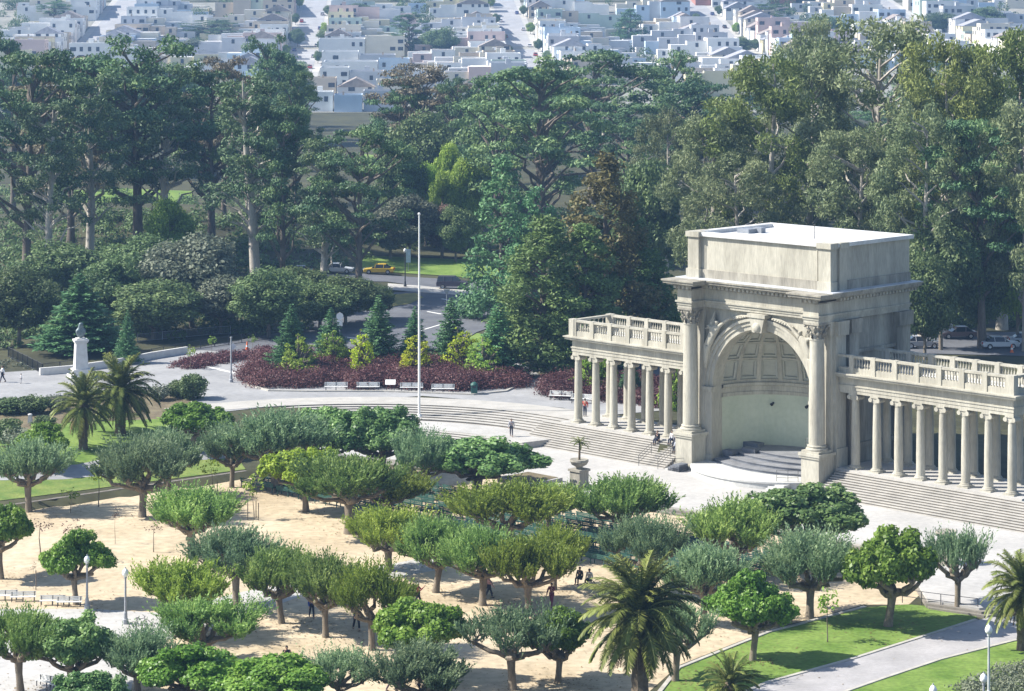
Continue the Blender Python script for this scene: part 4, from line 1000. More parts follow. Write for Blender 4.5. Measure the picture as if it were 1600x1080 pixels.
undergrowth('undergrowth', [(-30, 300), (480, 300), (580, 395), (590, 420), (480, 430), (560, 500), (420, 525), (300, 530), (-30, 550)], 420, .5, MIX, 'low undergrowth covering the left slope', 1.7)
undergrowth('undergrowth', [(1060, 380), (1640, 380), (1640, 515), (1380, 520), (1060, 560)], 150, .5, MIX, 'dark undergrowth behind the bandshell', 2.2)
undergrowth('undergrowth', [(560, 300), (1060, 300), (1060, 420), (780, 420), (720, 392), (560, 388)], 150, .6, MIX, 'undergrowth beyond the far lawn', 2.2)

# barberry beds, young firs, yellow and lime shrubs
def mound(name, label, poly, n, hgt, m, size=.22, kind='stuff', per=150):
    return undergrowth(name, poly, n, size, m, label, hgt, per)
mound('barberry_bed', 'long dark purple barberry bed behind the white benches', [(384, 594), (400, 575), (470, 566), (560, 566), (700, 572), (760, 580), (816, 592), (812, 606), (750, 612), (600, 607), (470, 606), (410, 608)], 400, 1.7, PUR, .2, per=300)
mound('barberry_bed', 'purple barberry bed seen between the left colonnade columns', [(852, 615), (870, 596), (960, 595), (1060, 605), (1060, 640), (960, 628), (870, 622)], 220, 1.5, PUR, .2, per=300)
mound('barberry_bed', 'small purple barberry bed by the left footpath', [(264, 576), (300, 562), (420, 548), (425, 556), (360, 568), (290, 580)], 120, .8, PUR, .2, per=300)
strip('kerb', [G(x, y) for x, y in ((384, 602), (420, 612), (480, 613), (600, 613), (740, 618), (790, 613), (818, 600))], .3, None, .2, KERB, 'pale kerb edging the long barberry bed')
random.seed(3)
firs = [(455, 480, 588, 62, 'leftmost young fir behind the barberry'), (517, 486, 572, 50, 'second young fir, beside the round sign'), (592, 466, 574, 66, 'third young fir from the left, the fullest'), (648, 484, 572, 48, 'young fir right behind the flagpole'), (705, 470, 576, 58, 'young fir right of the flagpole'), (778, 474, 592, 70, 'rightmost young fir at the end of the bed'), (985, 560, 622, 40, 'small fir glimpsed through the left colonnade')]
for x, yt, yb, w, lb in firs: w *= 1.3; yt -= 8; at_px(pick(FIRS, 'fir'), 'young_fir', lb, 'tree', x, yt, yb, w, 'young firs in the barberry bed')
shr = [(467, 540, 594, 40, 0, 'lime green bush at the left of the barberry bed'), (521, 530, 578, 40, 0, 'lime bush between the first two young firs'), (566, 536, 588, 34, 1, 'slim yellow bush in the barberry bed'), (650, 538, 590, 44, 1, 'yellow bush half hidden by the flagpole'), (722, 532, 586, 42, 1, 'tall yellow bush right of the flagpole'), (756, 544, 596, 44, 0, 'lime bush at the right of the barberry bed'), (925, 556, 612, 40, 0, 'lime bush between the first two left columns'), (948, 568, 612, 36, 0, 'lime bush behind the third left column'), (1052, 572, 640, 34, 0, 'green bush beside the bandshell pedestal')]
for x, yt, yb, w, k, lb in shr: w *= 1.3; yt -= 9; at_px(pick(YELB if k else LIMB, 'yb%d' % k), 'yellow_bush' if k else 'lime_bush', lb, 'bush', x, yt, yb, w, 'bright bushes of the barberry beds')
# hedges and low shrubs on the left and the lower right
hed = [(8, 622, 646, 70, 'clipped green bush at the left edge of the shrub bed'), (50, 618, 646, 60, 'second clipped bush of the left shrub bed'), (88, 616, 642, 50, 'third clipped bush of the left shrub bed'), (300, 584, 624, 52, 'dark spiky shrub by the footpath bin'), (278, 594, 622, 36, 'grey bush left of the spiky shrub'), (248, 600, 626, 40, 'low bush behind the right palm'), (68, 650, 668, 44, 'dry low shrub on the left lawn edge'), (14, 655, 690, 60, 'mounded shrub at the left edge below the path'), (30, 672, 700, 60, 'brownish mounded shrub at the left'), (832, 722, 738, 44, 'low shrub in the square planter'), (1218, 945, 975, 50, 'round bush beside the sandy edge')]
for x, yt, yb, w, lb in hed: at_px(pick(BUSH, 'bush'), 'low_shrub', lb, 'bush', x, yt, yb, w, 'low shrubs around the lawns')
mound('shrub_bed', 'brown-green shrub bed in the lower right corner', [(1470, 1088), (1560, 1052), (1640, 1022), (1640, 1090)], 80, .8, GRY, .2, per=150)
mound('shrub_bed', 'dry brush at the fence on the far left', [(-20, 556), (60, 572), (60, 580), (-20, 582)], 16, .5, GRY, .25)

# palms: every frond an object
FRG = leafmat('palm_frond_green', (0.101, 0.144, 0.0338), (0.186, 0.237, 0.0592), (0.321, 0.355, 0.118), .2, .45)
FRD = leafmat('palm_frond_dead', (.12, .08, .045), (.2, .14, .08), (.3, .22, .13), .15, .7)
def frond_mesh(seed, el, droop, L, m, npair=46, wid=.62):
    r = np.random.default_rng(seed); pts = []; p = np.zeros(3); e = el; n = 14
    for i in range(n+1):
        pts.append(p.copy()); p = p + np.array([math.cos(e), 0, math.sin(e)])*L/n; e -= droop/n*(.4+1.2*i/n)
    pts = np.array(pts); Vs = []; T_ = []
    for i in range(npair):
        t = .08+.92*i/npair; x = t*n; k = min(n-1, int(x)); c = pts[k] + (pts[k+1]-pts[k])*(x-k); ax = unit(pts[k+1]-pts[k]); l = wid*math.sin(math.pi*min(1,.12+t*.84))**.6*L/3.2
        for s in (-1, 1):
            d = unit(ax*.75 + np.array([0, s, 0])*.8 + np.array([0,0,-.25+.2*r.normal()])); w = .085*L/3.2; bn = unit(np.cross(d, np.array([0,0,1.0])))
            Vs.append([c - ax*w*.5, c + ax*w*.5, c + d*l*.55 + bn*w*.55, c + d*l]); T_.append(.5+r.normal()*.13)
    for k in range(n):                       # rachis, a flat strip on edge
        a, b = pts[k], pts[k+1]; w = .05*(1-k/n)+.01; sv = np.array([0, w, 0]); Vs.append([a-sv, b-sv, b+sv, a+sv]); T_.append(.95)
        up_ = np.array([0,0,w*1.2]); Vs.append([a-up_, b-up_, b+up_, a+up_]); T_.append(.85)
    return quads_mesh('frond', np.array(Vs), None, np.array(T_), m)
FR = [[frond_mesh(300+i*3+j, R(el), R(dr), 3.2, FRG) for j in range(2)] for i, (el, dr) in enumerate(((78, 55), (58, 85), (35, 95), (8, 85), (-22, 55)))]
FRDEAD = [frond_mesh(330+j, R(-50), R(40), 2.6, FRD, 26, .4) for j in range(2)]
PT = mat('palm_trunk', (.11, .085, .06), .95, .3, 3, .7, c2=(.2, .16, .11))
def palm(x, yc, yb, rpx, label, n=62, dead=14):
    p = G(x, yb); s = pxm(p); hz = (yb-yc)/s; sc = rpx/s/2.75
    t = thing('date_palm', label, 'palm', p, 0, 'date palms'); k = .34*sc/.9
    pr = [(k*1.25, -.3)] + [(k*(1.0+.1*(i % 2)), hz*i/15) for i in range(1, 15)] + [(k*1.5, hz*.97), (k*.9, hz+.25)]
    MB().lathe(pr, 10).build('trunk', PT, t)
    for i in range(n):
        u = (i+.5)/n; tier = min(4, int(u*5)); o = obj('frond', FR[tier][i % 2], t, (0, 0, hz + .1 - .25*u), (random.gauss(0,.08), random.gauss(0,.08), i*2.39996+random.gauss(0,.15)), [sc*random.uniform(.85, 1.1)]*3)
    for i in range(dead): obj('dead_frond', FRDEAD[i % 2], t, (0, 0, hz-.2), (0, random.gauss(0,.1), i*2.39996*1.7), [sc*random.uniform(.8, 1.1)]*3)
random.seed(21)
palm(1000, 962, 1110, 92, 'big date palm in the foreground with a brown skirt', 110, 40)
palm(188, 612, 678, 58, 'right-hand palm of the pair on the left lawn', 80, 10)
palm(130, 634, 702, 50, 'left-hand palm of the pair, with browning lower fronds', 64, 16)
palm(1598, 925, 1016, 64, 'palm half cut off by the right edge', 84, 8)
palm(1140, 1072, 1170, 52, 'small palm poking over the bottom edge', 40, 2)

# ================================================================== THE CITY BEYOND THE PARK
random.seed(77)
HCOL = {'white': (.72,.72,.7), 'cream': (.66,.61,.5), 'pale blue': (.5,.6,.7), 'pale grey': (.52,.53,.55), 'beige': (.56,.48,.38), 'light yellow': (.66,.6,.4), 'pale pink': (.62,.48,.44), 'grey-green': (.42,.5,.44), 'tan': (.46,.36,.27), 'brick red': (.36,.17,.13)}
HW_ = ['white']*12 + ['cream']*4 + ['pale blue']*2 + ['pale grey']*4 + ['beige']*3 + ['light yellow']*2 + ['pale pink']*2 + ['grey-green', 'pale blue', 'pale grey']
HM = {k: mat('stucco_' + k.replace(' ', '_').replace('-', '_'), v, .9, .06, .3) for k, v in HCOL.items()}
ROOFG = [mat('flat_roof_grey', (.4,.4,.41), .9, .15, .4), mat('flat_roof_white', (.66,.66,.65), .8, .1, .4), mat('flat_roof_dark', (.2,.2,.21), .9, .15, .4)]
GABLE = [mat('shingle_brown', (.3,.26,.24), .9, .2, 1), mat('shingle_grey', (.33,.33,.36), .9, .2, 1)]
WG = mat('window_glass_dark', (.06,.07,.09), .15, .1, 1, spec=.5)
WFR = mat('window_trim', (.7,.7,.69), .7, .05, 2)
win_m = MB().box(-.62, .62, -.06, .02, -.85, .85).mesh('window', WG)
winw_m = MB().box(-1.1, 1.1, -.06, .02, -.75, .75).mesh('window', WG)
frm_m = MB().box(-.75, .75, -.09, -.01, -1.0, -.86).mesh('window_sill', WFR)
SA = math.atan2(-.05, 1.0); SDX, SDY = -.05, 1.0
def street_x(k, Y): return 3.4 + 94*k + SDX*(Y-1126)
SNAME = {-3: 'street beyond the far left', -2: 'far left street', -1: 'left street', 0: 'middle street', 1: 'right street', 2: 'far right street', 3: 'street beyond the far right'}
def treeline(x):
    return np.interp(x, [-50, 60, 130, 300, 340, 460, 480, 505, 590, 610, 730, 760, 900, 1100, 1130, 1190, 1240, 1290, 1480, 1650], [75, 80, 75, 75, 95, 95, 100, 190, 190, 120, 125, 105, 90, 110, 130, 115, 90, 75, 75, 60])
def topx(X, Y, z): return 800 + F*X/Y, HY + F*(CH-z)/Y
NH = [0]
def house(cx, cy, w, d, hgt, z, label, gable=False, colr=None, wins=True, group='houses on the hillside streets', rz=SA, annex=0):
    """w across our view, d away from us; local y=0 is the side that faces the park"""
    colr = colr or random.choice(HW_); t = thing('town_house', colr + ' ' + label, 'house', (cx, cy, z), -rz*0 + math.atan2(SDX, SDY)*-1, group); NH[0] += 1
    m = HM[colr]; hw = w/2
    if annex:                                # lower additions towards the back garden
        x0 = hw; hh = hgt
        for q in range(3):
            L = random.uniform(5, 10); hh = hh - random.uniform(.6, 2.6); y0, y1 = random.uniform(.05, d*.3), random.uniform(d*.6, d-.05); a_, b_ = sorted((-annex*x0, -annex*(x0+L)))
            MB().box(a_, b_, y0, y1, -4, hh).build('annex', m if random.random() < .6 else HM[random.choice(HW_)], t); MB().box(a_+.15, b_-.15, y0+.15, y1-.15, hh, hh+.06).build('annex_roof', random.choice(ROOFG), t); x0 += L
            if random.random() < .7: obj('window', win_m, t, ((a_+b_)/2, y0-.02, hh-1.6))
    if gable:
        MB().box(-hw, hw, 0, d, -4, hgt-1.6).build('wall', m, t)
        MB().prism([(-hw-.3, hgt-1.7), (hw+.3, hgt-1.7), (0, hgt+1.4)], -.3, d+.3).build('roof', random.choice(GABLE), t)
    else:
        mb = MB(); mb.box(-hw, hw, 0, d, -4, hgt-.7)
        for a in ((-hw, hw, 0, .25), (-hw, hw, d-.25, d), (-hw, -hw+.25, .25, d-.25), (hw-.25, hw, .25, d-.25)): mb.box(*a, hgt-.7, hgt)
        mb.build('wall', m, t); MB().box(-hw+.25, hw-.25, .25, d-.25, hgt-.7, hgt-.62).build('roof', random.choice(ROOFG), t)
        if random.random() < .5: MB().box(-.9, .9, d*.4, d*.4+2.2, hgt-.65, hgt+1.6).build('roof_shed', m, t)
        if random.random() < .6:
            x = random.uniform(-hw*.6, hw*.6); MB().box(x-.3, x+.3, d*.2, d*.2+.6, hgt-.65, hgt+1.0).build('chimney', random.choice([m, HM['tan']]), t)
    if wins:
        nw = max(2, int(w/3.0))
        for fl in range(2):
            zz = hgt-2.3-3.0*fl
            for q in range(nw):
                if random.random() < .5: continue
                x = -hw+w*(q+.5)/nw; o = obj('window', random.choice([win_m, win_m, winw_m]), t, (x, -.02, zz)); obj('window_sill', frm_m, o)
        sd = 1 if cx < 0 else -1
        for q in range(max(2, int(d/5))): obj('window', win_m, t, (sd*(hw+.02), d*(q+.5)/max(2, int(d/5)), hgt-2.3), (0, 0, R(90*sd)))
    return t
rest = MB(); cand = []
for k in range(-3, 4):
    for sd in (-1, 1):
        Y = 836.0; n = 0
        while Y < 1420:
            w = random.choice([7.6, 7.6, 9.0, 11.5, 13]); n += 1; Y += random.uniform(0, .5)
            if not (1003 < Y+w and Y < 1020 or 1196 < Y+w and Y < 1214):
                dp = random.uniform(11, 16); X = street_x(k, Y) + sd*(8.4 + random.uniform(0, 1.5) + dp/2); z = h1(X, Y); hg = random.uniform(6.8, 11.5) + (3 if random.random() < .1 else 0)
                xp, yp = topx(X, Y, z+hg)
                if -40 < xp < 1640 and -6 < yp+8 and yp < treeline(xp)+4 and not (k == -1 and sd == 1 and Y < 1075):
                    cand.append((Y, X, w, dp, hg, z, f'house, {ordinal(n)} up the {"left" if sd < 0 else "right"} side of the {SNAME[k]}'))
            Y += w + .05
cand.sort(); print('house candidates', len(cand))
for c in cand[:262]: house(c[1], c[0], c[3], c[2], c[4], c[5], c[6], gable=random.random() < .3, annex=(1 if ' left side' in c[6] else -1))
for c in cand[262:]:
    X, Y, wd, dp, hg, z = c[1], c[0], c[3], c[2], c[4], c[5]; rest.box(X-wd/2, X+wd/2, Y, Y+dp, z-4, z+hg)
if rest.v: tag(rest.build('far_houses', HM['white']), 'mass of far pale houses at the top of the hill', kind='stuff')
# the long white buildings in the gap between the woods
for k, (xl, xr, Y, hg, cl, dp, nm) in enumerate(((498, 570, 1062, 9.5, 'white', 18, 'long white building at the upper left of the gap in the trees'), (571, 632, 1064, 10.5, 'cream', 18, 'taller building at the upper right of the gap in the trees'), (503, 560, 1016, 8, 'white', 20, 'flat-roofed building second from the top left of the gap'), (562, 618, 1010, 7.2, 'pale grey', 20, 'flat-roofed building second from the top right of the gap'), (506, 590, 965, 7.5, 'white', 20, 'long low building in the middle of the gap in the trees'), (592, 640, 968, 8.4, 'pale blue', 14, 'boxy building right of the middle of the gap'), (500, 545, 912, 8.5, 'white', 18, 'tall narrow building low at the left of the gap'), (547, 600, 914, 7.0, 'pale grey', 18, 'flat building with a low roof in the gap'), (455, 525, 862, 8, 'beige', 16, 'boxy building low in the gap beside the dark cypress'), (528, 585, 858, 7, 'pale grey', 14, 'small gabled building lowest in the gap'), (588, 640, 852, 8, 'cream', 15, 'shop building at the right of the gap'), (478, 520, 818, 6.5, 'white', 12, 'low building at the park edge, left in the gap'), (522, 566, 816, 5.6, 'pale blue', 12, 'low building at the park edge, middle of the gap'), (568, 620, 819, 6.8, 'pale grey', 12, 'low building at the park edge, right in the gap'))):
    X = ((xl+xr)/2-800)*Y/F; w = (xr-xl)*Y/F; house(X, Y, w, dp, hg, h1(X, Y), nm, gable='gabled' in nm, colr=cl, group='long buildings in the gap of the woods')
_b = house((1165-800)*1270/F, 1270, 50, 30, 20, h1(116, 1270), 'school-like block, the largest building on the right hillside', colr='brick red', group=None)
# streets
def ribbon(name, k, hw, off, m, label, y0=815, y1=1500):
    mb = MB(); ys = np.arange(y0, y1, 12.0)
    for a, b in zip(ys[:-1], ys[1:]):
        q = [(street_x(k, a)-hw, a), (street_x(k, a)+hw, a), (street_x(k, b)+hw, b), (street_x(k, b)-hw, b)]
        mb.add([(x, y, h1(x, y)+off) for x, y in q], [(0,1,2,3)])
    return tag(mb.build(name, m), label, kind='structure')
STM = mat('street_concrete', (.33, .33, .34), .9, .12, .2)
for k in range(-2, 3):
    ribbon('pavement', k, 8.6, .25, CONC(), 'pale pavements lining the ' + SNAME[k]); ribbon('street', k, 5.6, .32, STM, SNAME[k] + ' climbing the hill')
# garden and street trees
random.seed(31)
gt = [(328, 30, 70, 85, 'dark'), (985, 12, 78, 78, 'dark conifer'), (640, 18, 95, 62, 'dark'), (690, 42, 100, 62, 'green'), (660, 60, 95, 50, 'green'), (905, 20, 62, 60, 'green'), (1160, 58, 92, 40, 'green'), (1205, 4, 55, 70, 'dark'), (1135, 78, 100, 36, 'green'), (430, 20, 60, 40, 'green'), (85, 0, 40, 50, 'dark'), (300, 60, 105, 60, 'grey'), (350, 42, 80, 60, 'dark'), (1540, 10, 60, 60, 'green'), (1470, 20, 60, 60, 'green'), (735, 60, 95, 40, 'green'), (465, 45, 80, 24, 'green'), (505, 45, 75, 22, 'green'), (760, 30, 60, 30, 'green'), (1070, 60, 95, 40, 'green'), (870, 70, 105, 40, 'dark'), (560, 5, 40, 50, 'green'), (1290, 25, 70, 60, 'green')]
GL = ['dark tree among the houses above the brown-topped cypress', 'lone dark conifer rising among the houses right of centre', 'dark tree clump above the russet-tinged cypress', 'green tree right of the dark clump above the russet-tinged cypress', 'round green tree touching the russet-tinged cypress from behind', 'green tree left of the lone dark conifer', 'green tree just above the sunny eucalyptus dome', 'dark tree below the large brick block', 'low green tree left of the sunny eucalyptus dome', 'green tree left of the left street', 'dark tree at the top edge near the left corner', 'grey leafless tree right of the tallest left crown', 'dark tree above the grey leafless one', 'green tree among the white houses at the right', 'green tree above the olive-topped eucalyptus', 'green tree left of the middle street', 'small green tree on the left pavement of the left street', 'small green tree on the right pavement of the left street', 'small green tree at the bend of the middle street', 'green tree left of the right street', 'dark tree just above the massive cypress', 'green tree at the top edge right of the left street', 'green tree behind the thin-topped eucalyptus']
for k, (x, yt, yb, w, kd) in enumerate(gt):
    Yd = float(np.interp(yb, [0, 40, 80, 110], [1300, 1215, 1130, 1040])); X = (x-800)*Yd/F; z = h1(X, Yd)
    zb = z; hgt = CH - (yt-HY)*Yd/F - z
    pr = DCON[0] if 'conifer' in kd else (CYPS[k % 4] if kd == 'dark' else (BGR[0] if kd == 'grey' else BRO[k % 2]))
    plant(pr, 'garden_tree', GL[k], 'tree', (X, Yd, z), w*Yd/F/pr.w, max(5, hgt)/pr.h, group='trees among the hillside houses')
for k in (-1, 0, 1):
    for n in range(9):
        sd = 1 if n % 2 else -1; Yd = 1020 + 30*n; X = street_x(k, Yd) + sd*7.2; plant(BRO[n % 3], 'street_tree', f'small pavement tree, {ordinal(n+1)} up the {SNAME[k]}', 'tree', (X, Yd, h1(X, Yd)+.2), .42, .45, group='street trees')
drape('city_ground', [(street_x(-4, 812), 812, 0), (street_x(4, 812), 812, 0), (street_x(4, 1500), 1500, 0), (street_x(-4, 1500), 1500, 0)], .12, mat('yard_ground', (.2, .2, .17), .95, .25, .05, .1, c2=(.3, .29, .26)), 'grey-green yards between the hillside houses', cell=25, world=True)
random.seed(41); cl = []
for k in range(-3, 3):
    for n in range(70):
        Yd = random.uniform(850, 1420); X = street_x(k, Yd) + 47 + random.uniform(-9, 9); s_ = random.uniform(1.6, 3.4); cl.append((X, Yd, h1(X, Yd)+s_*.8, s_*1.1, s_*1.1, s_))
V, t_ = clump_cards(cl, 26, .8, .6, .55, .3, 0, .5); tag(obj('garden_greenery', quads_mesh('garden_greenery', V, None, t_, MIX)), 'back garden greenery between the rows of houses', kind='stuff')

# ================================================================== FURNITURE, VEHICLES, STATUE
random.seed(51)
WHITE = mat('white_paint', (.75, .75, .73), .6, .06, 4); DGREY = mat('dark_iron', (.05, .05, .055), .5, .1, 4); LGREY = mat('grey_paint', (.34, .35, .37), .5, .08, 3)
GRN = mat('bench_green', (.025, .075, .06), .6, .2, 2, c2=(.045, .12, .095)); GRD = mat('bin_green', (.03, .1, .08), .5, .1, 3)
def slat_bench(L, nb, m, legm):
    """parts of a bench facing -y: meshes shared by every copy"""
    sl = MB().box(-L/2, L/2, -.045, .045, 0, .035).mesh('seat_slat', m); bs = MB().box(-L/2, L/2, -.015, .015, 0, .1).mesh('back_slat', m)
    lg = MB().box(-.03, .03, -.28, -.22, 0, .44).box(-.03, .03, .2, .27, 0, .86).box(-.03, .03, -.28, .27, .4, .44).mesh('leg', legm)
    return sl, bs, lg, L, nb
def put_bench(kit, name, label, loc, rz, group, sc=1.0):
    sl, bs, lg, L, nb = kit; t = thing(name, label, 'bench', loc, rz, group, (sc, sc, sc))
    for k in range(4): obj('seat_slat', sl, t, (0, -.21+.12*k, .44))
    for k in range(3): obj('back_slat', bs, t, (0, .24+.02*k, .52+.13*k))
    for k in range(nb): obj('leg', lg, t, (-L/2+.15+(L-.3)*k/(nb-1), 0, 0))
    return t
WB = slat_bench(2.35, 3, WHITE, DGREY); GB = slat_bench(4.4, 4, GRN, GRN)
def face_cam(p): return math.atan2(p.x, p.y)*-1
for x, y, rz, lb in ((525, 612, .02, 'leftmost white bench before the barberry bed'), (575, 612, 0, 'second white bench, left of the sign board'), (643, 613, 0, 'white bench crossed by the flagpole'), (692, 615, -.03, 'white bench right of the flagpole'), (876, 626, -.25, 'white bench left of the first colonnade column'), (910, 631, -.28, 'white bench seen behind the first colonnade column')):
    put_bench(WB, 'white_bench', lb, G(x, y, .05), rz, 'white benches along the promenade', 1.05)
for x, y, rz, lb in ((8, 938, .1, 'grey-shaded white bench at the left edge'), (36, 940, .1, 'second bench from the left edge in tree shade'), (82, 946, .06, 'sunlit white bench left of the lamp post'), (108, 948, .06, 'sunlit white bench touching the lamp post'), (76, 1074, -.5, 'dark bench half hidden at the bottom left'), (97, 1080, -.5, 'bench at the bottom left seen from behind the trees')):
    put_bench(WB, 'white_bench', lb, P(x, y), rz, 'benches in the concourse', .8)
# green audience benches in rows before the stage
for r_ in range(9):
    nn = 0
    for c_ in range(11):
        u = -31 + 5.1*c_ + (1.2 if c_ > 4 else 0); v = -25.2 - 1.35*r_
        p = UV(u, v); xp, yp = topx(p.x, p.y, 0); nn += 1
        if not (380 < xp < 1330): continue
        if 575 < xp < 700 and yp > 812 or xp < 470 and yp > 792: continue
        put_bench(GB, 'green_bench', f'green slatted audience bench, {ordinal(nn)} from the left in row {ordinal(r_+1)} from the stage', (p.x, p.y, .012), UA + math.pi + .05, 'green audience benches')
# lamp posts
def lamp(x, y, ytop, z, label, m, globe=True, r=.09, world=None):
    p = world or P(x, y, z); h = (y-ytop)/pxm(p); t = thing('lamp_post', label, 'lamp post', p, 0, 'lamp posts')
    MB().lathe([(r*2.4, 0), (r*2.4, .35), (r*1.7, .4), (r*1.5, .8), (r*1.1, .9)], 10).build('base', m, t); MB().lathe([(r, .85), (r*.75, h-.75), (r*1.2, h-.72), (r*1.2, h-.6)], 10).build('post', m, t)
    if globe:
        MB().lathe([(.1, h-.6), (.22, h-.48), (.25, h-.3), (.16, h-.1), (.04, h)], 12).build('globe', mat('opal_glass', (.85,.85,.83), .3, .03, 3), t, smooth=True); MB().lathe([(.06, h-.02), (.03, h+.1)], 8).build('finial', m, t)
    return t
lamp(136, 953, 868, .02, 'grey lamp post beside the sunlit white benches', LGREY); lamp(196, 975, 888, .02, 'grey lamp post left of the angular elm', LGREY); lamp(1545, 1100, 976, .0, 'pale lamp post in the lower right corner', mat('pale_post', (.5,.52,.53), .5))
lamp(633, 449, 388, 2.1, 'black lamp post on the far pavement by the road', DGREY, world=G(633, 449)); lamp(361, 598, 518, PROM, 'plain grey post at the footpath junction', LGREY, False, .1, world=G(361, 598))
lamp(1537, 1120, 1052, 0, 'low lamp with white globe at the bottom right', LGREY); lamp(1458, 1130, 1070, 0, 'second low lamp with white globe at the bottom edge', LGREY)
# flagpole
p = P(655, 655, 1.1); h = (655-333)/pxm(p); t = thing('flagpole', 'tall white flagpole standing on the curved steps', 'flagpole', p)
MB().lathe([(.5, 0), (.5, .12), (.36, .16), (.3, .35), (.2, .5)], 14).build('base', WHITE, t, smooth=True); MB().lathe([(.13, .4), (.115, h*.5), (.07, h-.2)], 12).build('pole', WHITE, t, smooth=True); MB().sphere((0, 0, h-.1), .15).build('finial', WHITE, t, smooth=True)
# bust on its pedestal
GRAN = mat('pale_granite', (.55, .54, .52), .7, .08, 2, c2=(.65, .64, .62)); BRZ = mat('weathered_bronze', (.12, .15, .16), .5, .2, 4, metal=.3, c2=(.2, .25, .26))
p = G(126, 590); s_ = pxm(p); t = thing('statue', 'bronze bust on a tall pale granite pedestal', 'statue', p, .35); 
MB().box(-1.3, 1.3, -1.3, 1.3, -.3, .35).build('lower_step', GRAN, t); MB().box(-.95, .95, -.95, .95, .35, 1.0).build('upper_step', GRAN, t); MB().taper(-.72, .72, -.72, .72, 1.0, 3.9, .14).build('pedestal_shaft', GRAN, t)
MB().box(-.7, .7, -.7, .7, 3.9, 4.05).box(-.78, .78, -.78, .78, 4.05, 4.25).box(-.5, .5, -.5, .5, 4.25, 4.4).build('pedestal_cap', GRAN, t)
o = skinned('bust', [(0,0,4.4), (0,0,4.7), (0,-.02,5.0), (0,-.04,5.25), (0,-.08,5.5), (0,-.06,5.75), (.45,0,4.85), (-.45,0,4.85), (0,-.3,5.5)], [(0,1),(1,2),(2,3),(3,4),(4,5),(2,6),(2,7),(4,8)], [.22,.4,.42,.2,.31,.24,.24,.24,.08], BRZ, t, loc=(0, 0, -4.4*.3), scale=(1.3, 1.3, 1.3)); bake(o)
obj('relief', MB().sphere((0, 0, 0), (.35, .12, .75)).mesh('relief', BRZ, True), t, (.72, .0, 1.9), (0, 0, R(90)))
p = G(180, 645); MB
t = thing('path_marker', 'short white marker post on the left path', 'post', G(47, 662)); MB().taper(-.22, .22, -.22, .22, -.1, .85, .05).build('post', GRAN, t); MB().sphere((0, 0, .9), (.24, .24, .1)).build('cap', GRAN, t)
# low wall and fence behind the bust
def wall_line(name, pts, w, hgt, m, label):
    t = thing(name, label, 'wall', pts[0]); b0 = pts[0]; n = 0
    for a, b in zip(pts[:-1], pts[1:]):
        L = (b-a).length; k = max(1, round(L/2.5))
        for i in range(k):
            q = a.lerp(b, i/k); q2 = a.lerp(b, (i+1)/k); o = MB().box(.01, L/k-.01, -w/2, w/2, -.5, hgt).build('wall_panel', m, t); o.location = q - b0; o.rotation_euler = (0, 0, math.atan2(q2.y-q.y, q2.x-q.x))
    return t
wall_line('low_wall', [G(62, 587), G(110, 583), G(175, 574), G(235, 562), G(292, 553)], .35, .85, GRAN, 'low pale wall running behind the bust')
def fence(pts, hgt, label, m, gap=2.2, pick_=.16):
    t = thing('iron_fence', label, 'fence', pts[0]); b0 = pts[0]; pk = MB()
    for a, b in zip(pts[:-1], pts[1:]):
        L = (b-a).length; k = max(1, round(L/gap))
        for i in range(k+1): q = a.lerp(b, i/k) - b0; MB().box(-.04, .04, -.04, .04, -.1, hgt+.06).build('fence_post', m, t).location = q
        for z in (.12, hgt): MB().tube([a-b0+Vector((0,0,z)), b-b0+Vector((0,0,z))], .03, 5).build('fence_rail', m, t)
        for i in range(int(L/pick_)): q = a.lerp(b, i*pick_/L) - b0; pk.box(q.x-.012, q.x+.012, q.y-.012, q.y+.012, q.z+.12, q.z+hgt)
    tag(pk.build('picket_infill', m, t), kind='stuff'); return t
fence([G(13, 558), G(67, 585), G(120, 578)], 1.15, 'dark picket fence at the far left corner', DGREY); fence([G(180, 572), G(292, 549), G(440, 528)], 1.1, 'dark railing above the low wall', DGREY)
fence([G(215, 535), G(330, 524), G(360, 522)], 1.0, 'grey mesh fence below the left slope', LGREY, 3)
rail_t = thing('handrail', 'dark metal handrail beside the plaza ramp', 'railing', P(1410, 942, .1)); _q = P(1410, 942, .1)
for k, (x, y) in enumerate(((1410, 942), (1440, 946), (1470, 950), (1500, 953), (1528, 957))): o = MB().tube([(0,0,0), (0,0,1.0)], .03, 6).build('post', DGREY, rail_t); o.location = P(x, y, .1) - _q
for z in (.5, 1.0): MB().tube([P(1410, 942, .1)-_q+Vector((0,0,z)), P(1528, 957, .1)-_q+Vector((0,0,z))], .025, 6).build('rail', DGREY, rail_t)
# bins, signs, cones, planter, urns
p = G(741, 617, .05); t = thing('litter_bin', 'dark green litter bin right of the white benches', 'bin', p); MB().box(-.34, .34, -.34, .34, 0, 1.0).build('body', GRD, t, bevel=.03); MB().lathe([(.42, 1.0), (.36, 1.15), (.2, 1.28), (.03, 1.33)], 14).build('lid', GRD, t, smooth=True); MB().box(-.18, .18, -.36, -.33, .75, .95).build('opening', BLK, t)
p = G(270, 620, .05); t = thing('litter_bin', 'dark bin beside the spiky shrub on the left', 'bin', p); MB().box(-.3, .3, -.3, .3, 0, 1.1).build('body', DGREY, t, bevel=.03); MB().box(-.34, .34, -.34, .34, 1.1, 1.18).build('lid', DGREY, t)
p = G(610, 612, .05); t = thing('sign_board', 'white information board between the white benches', 'sign', p); MB().prism([(-.3, .75), (-.26, .75), (.3, 1.15), (.26, 1.2)], -.55, .55, 'x').build('panel', WHITE, t)
for s in (-1, 1): MB().box(s*.4-.04, s*.4+.04, -.04, .04, 0, .98).build('leg', DGREY, t)
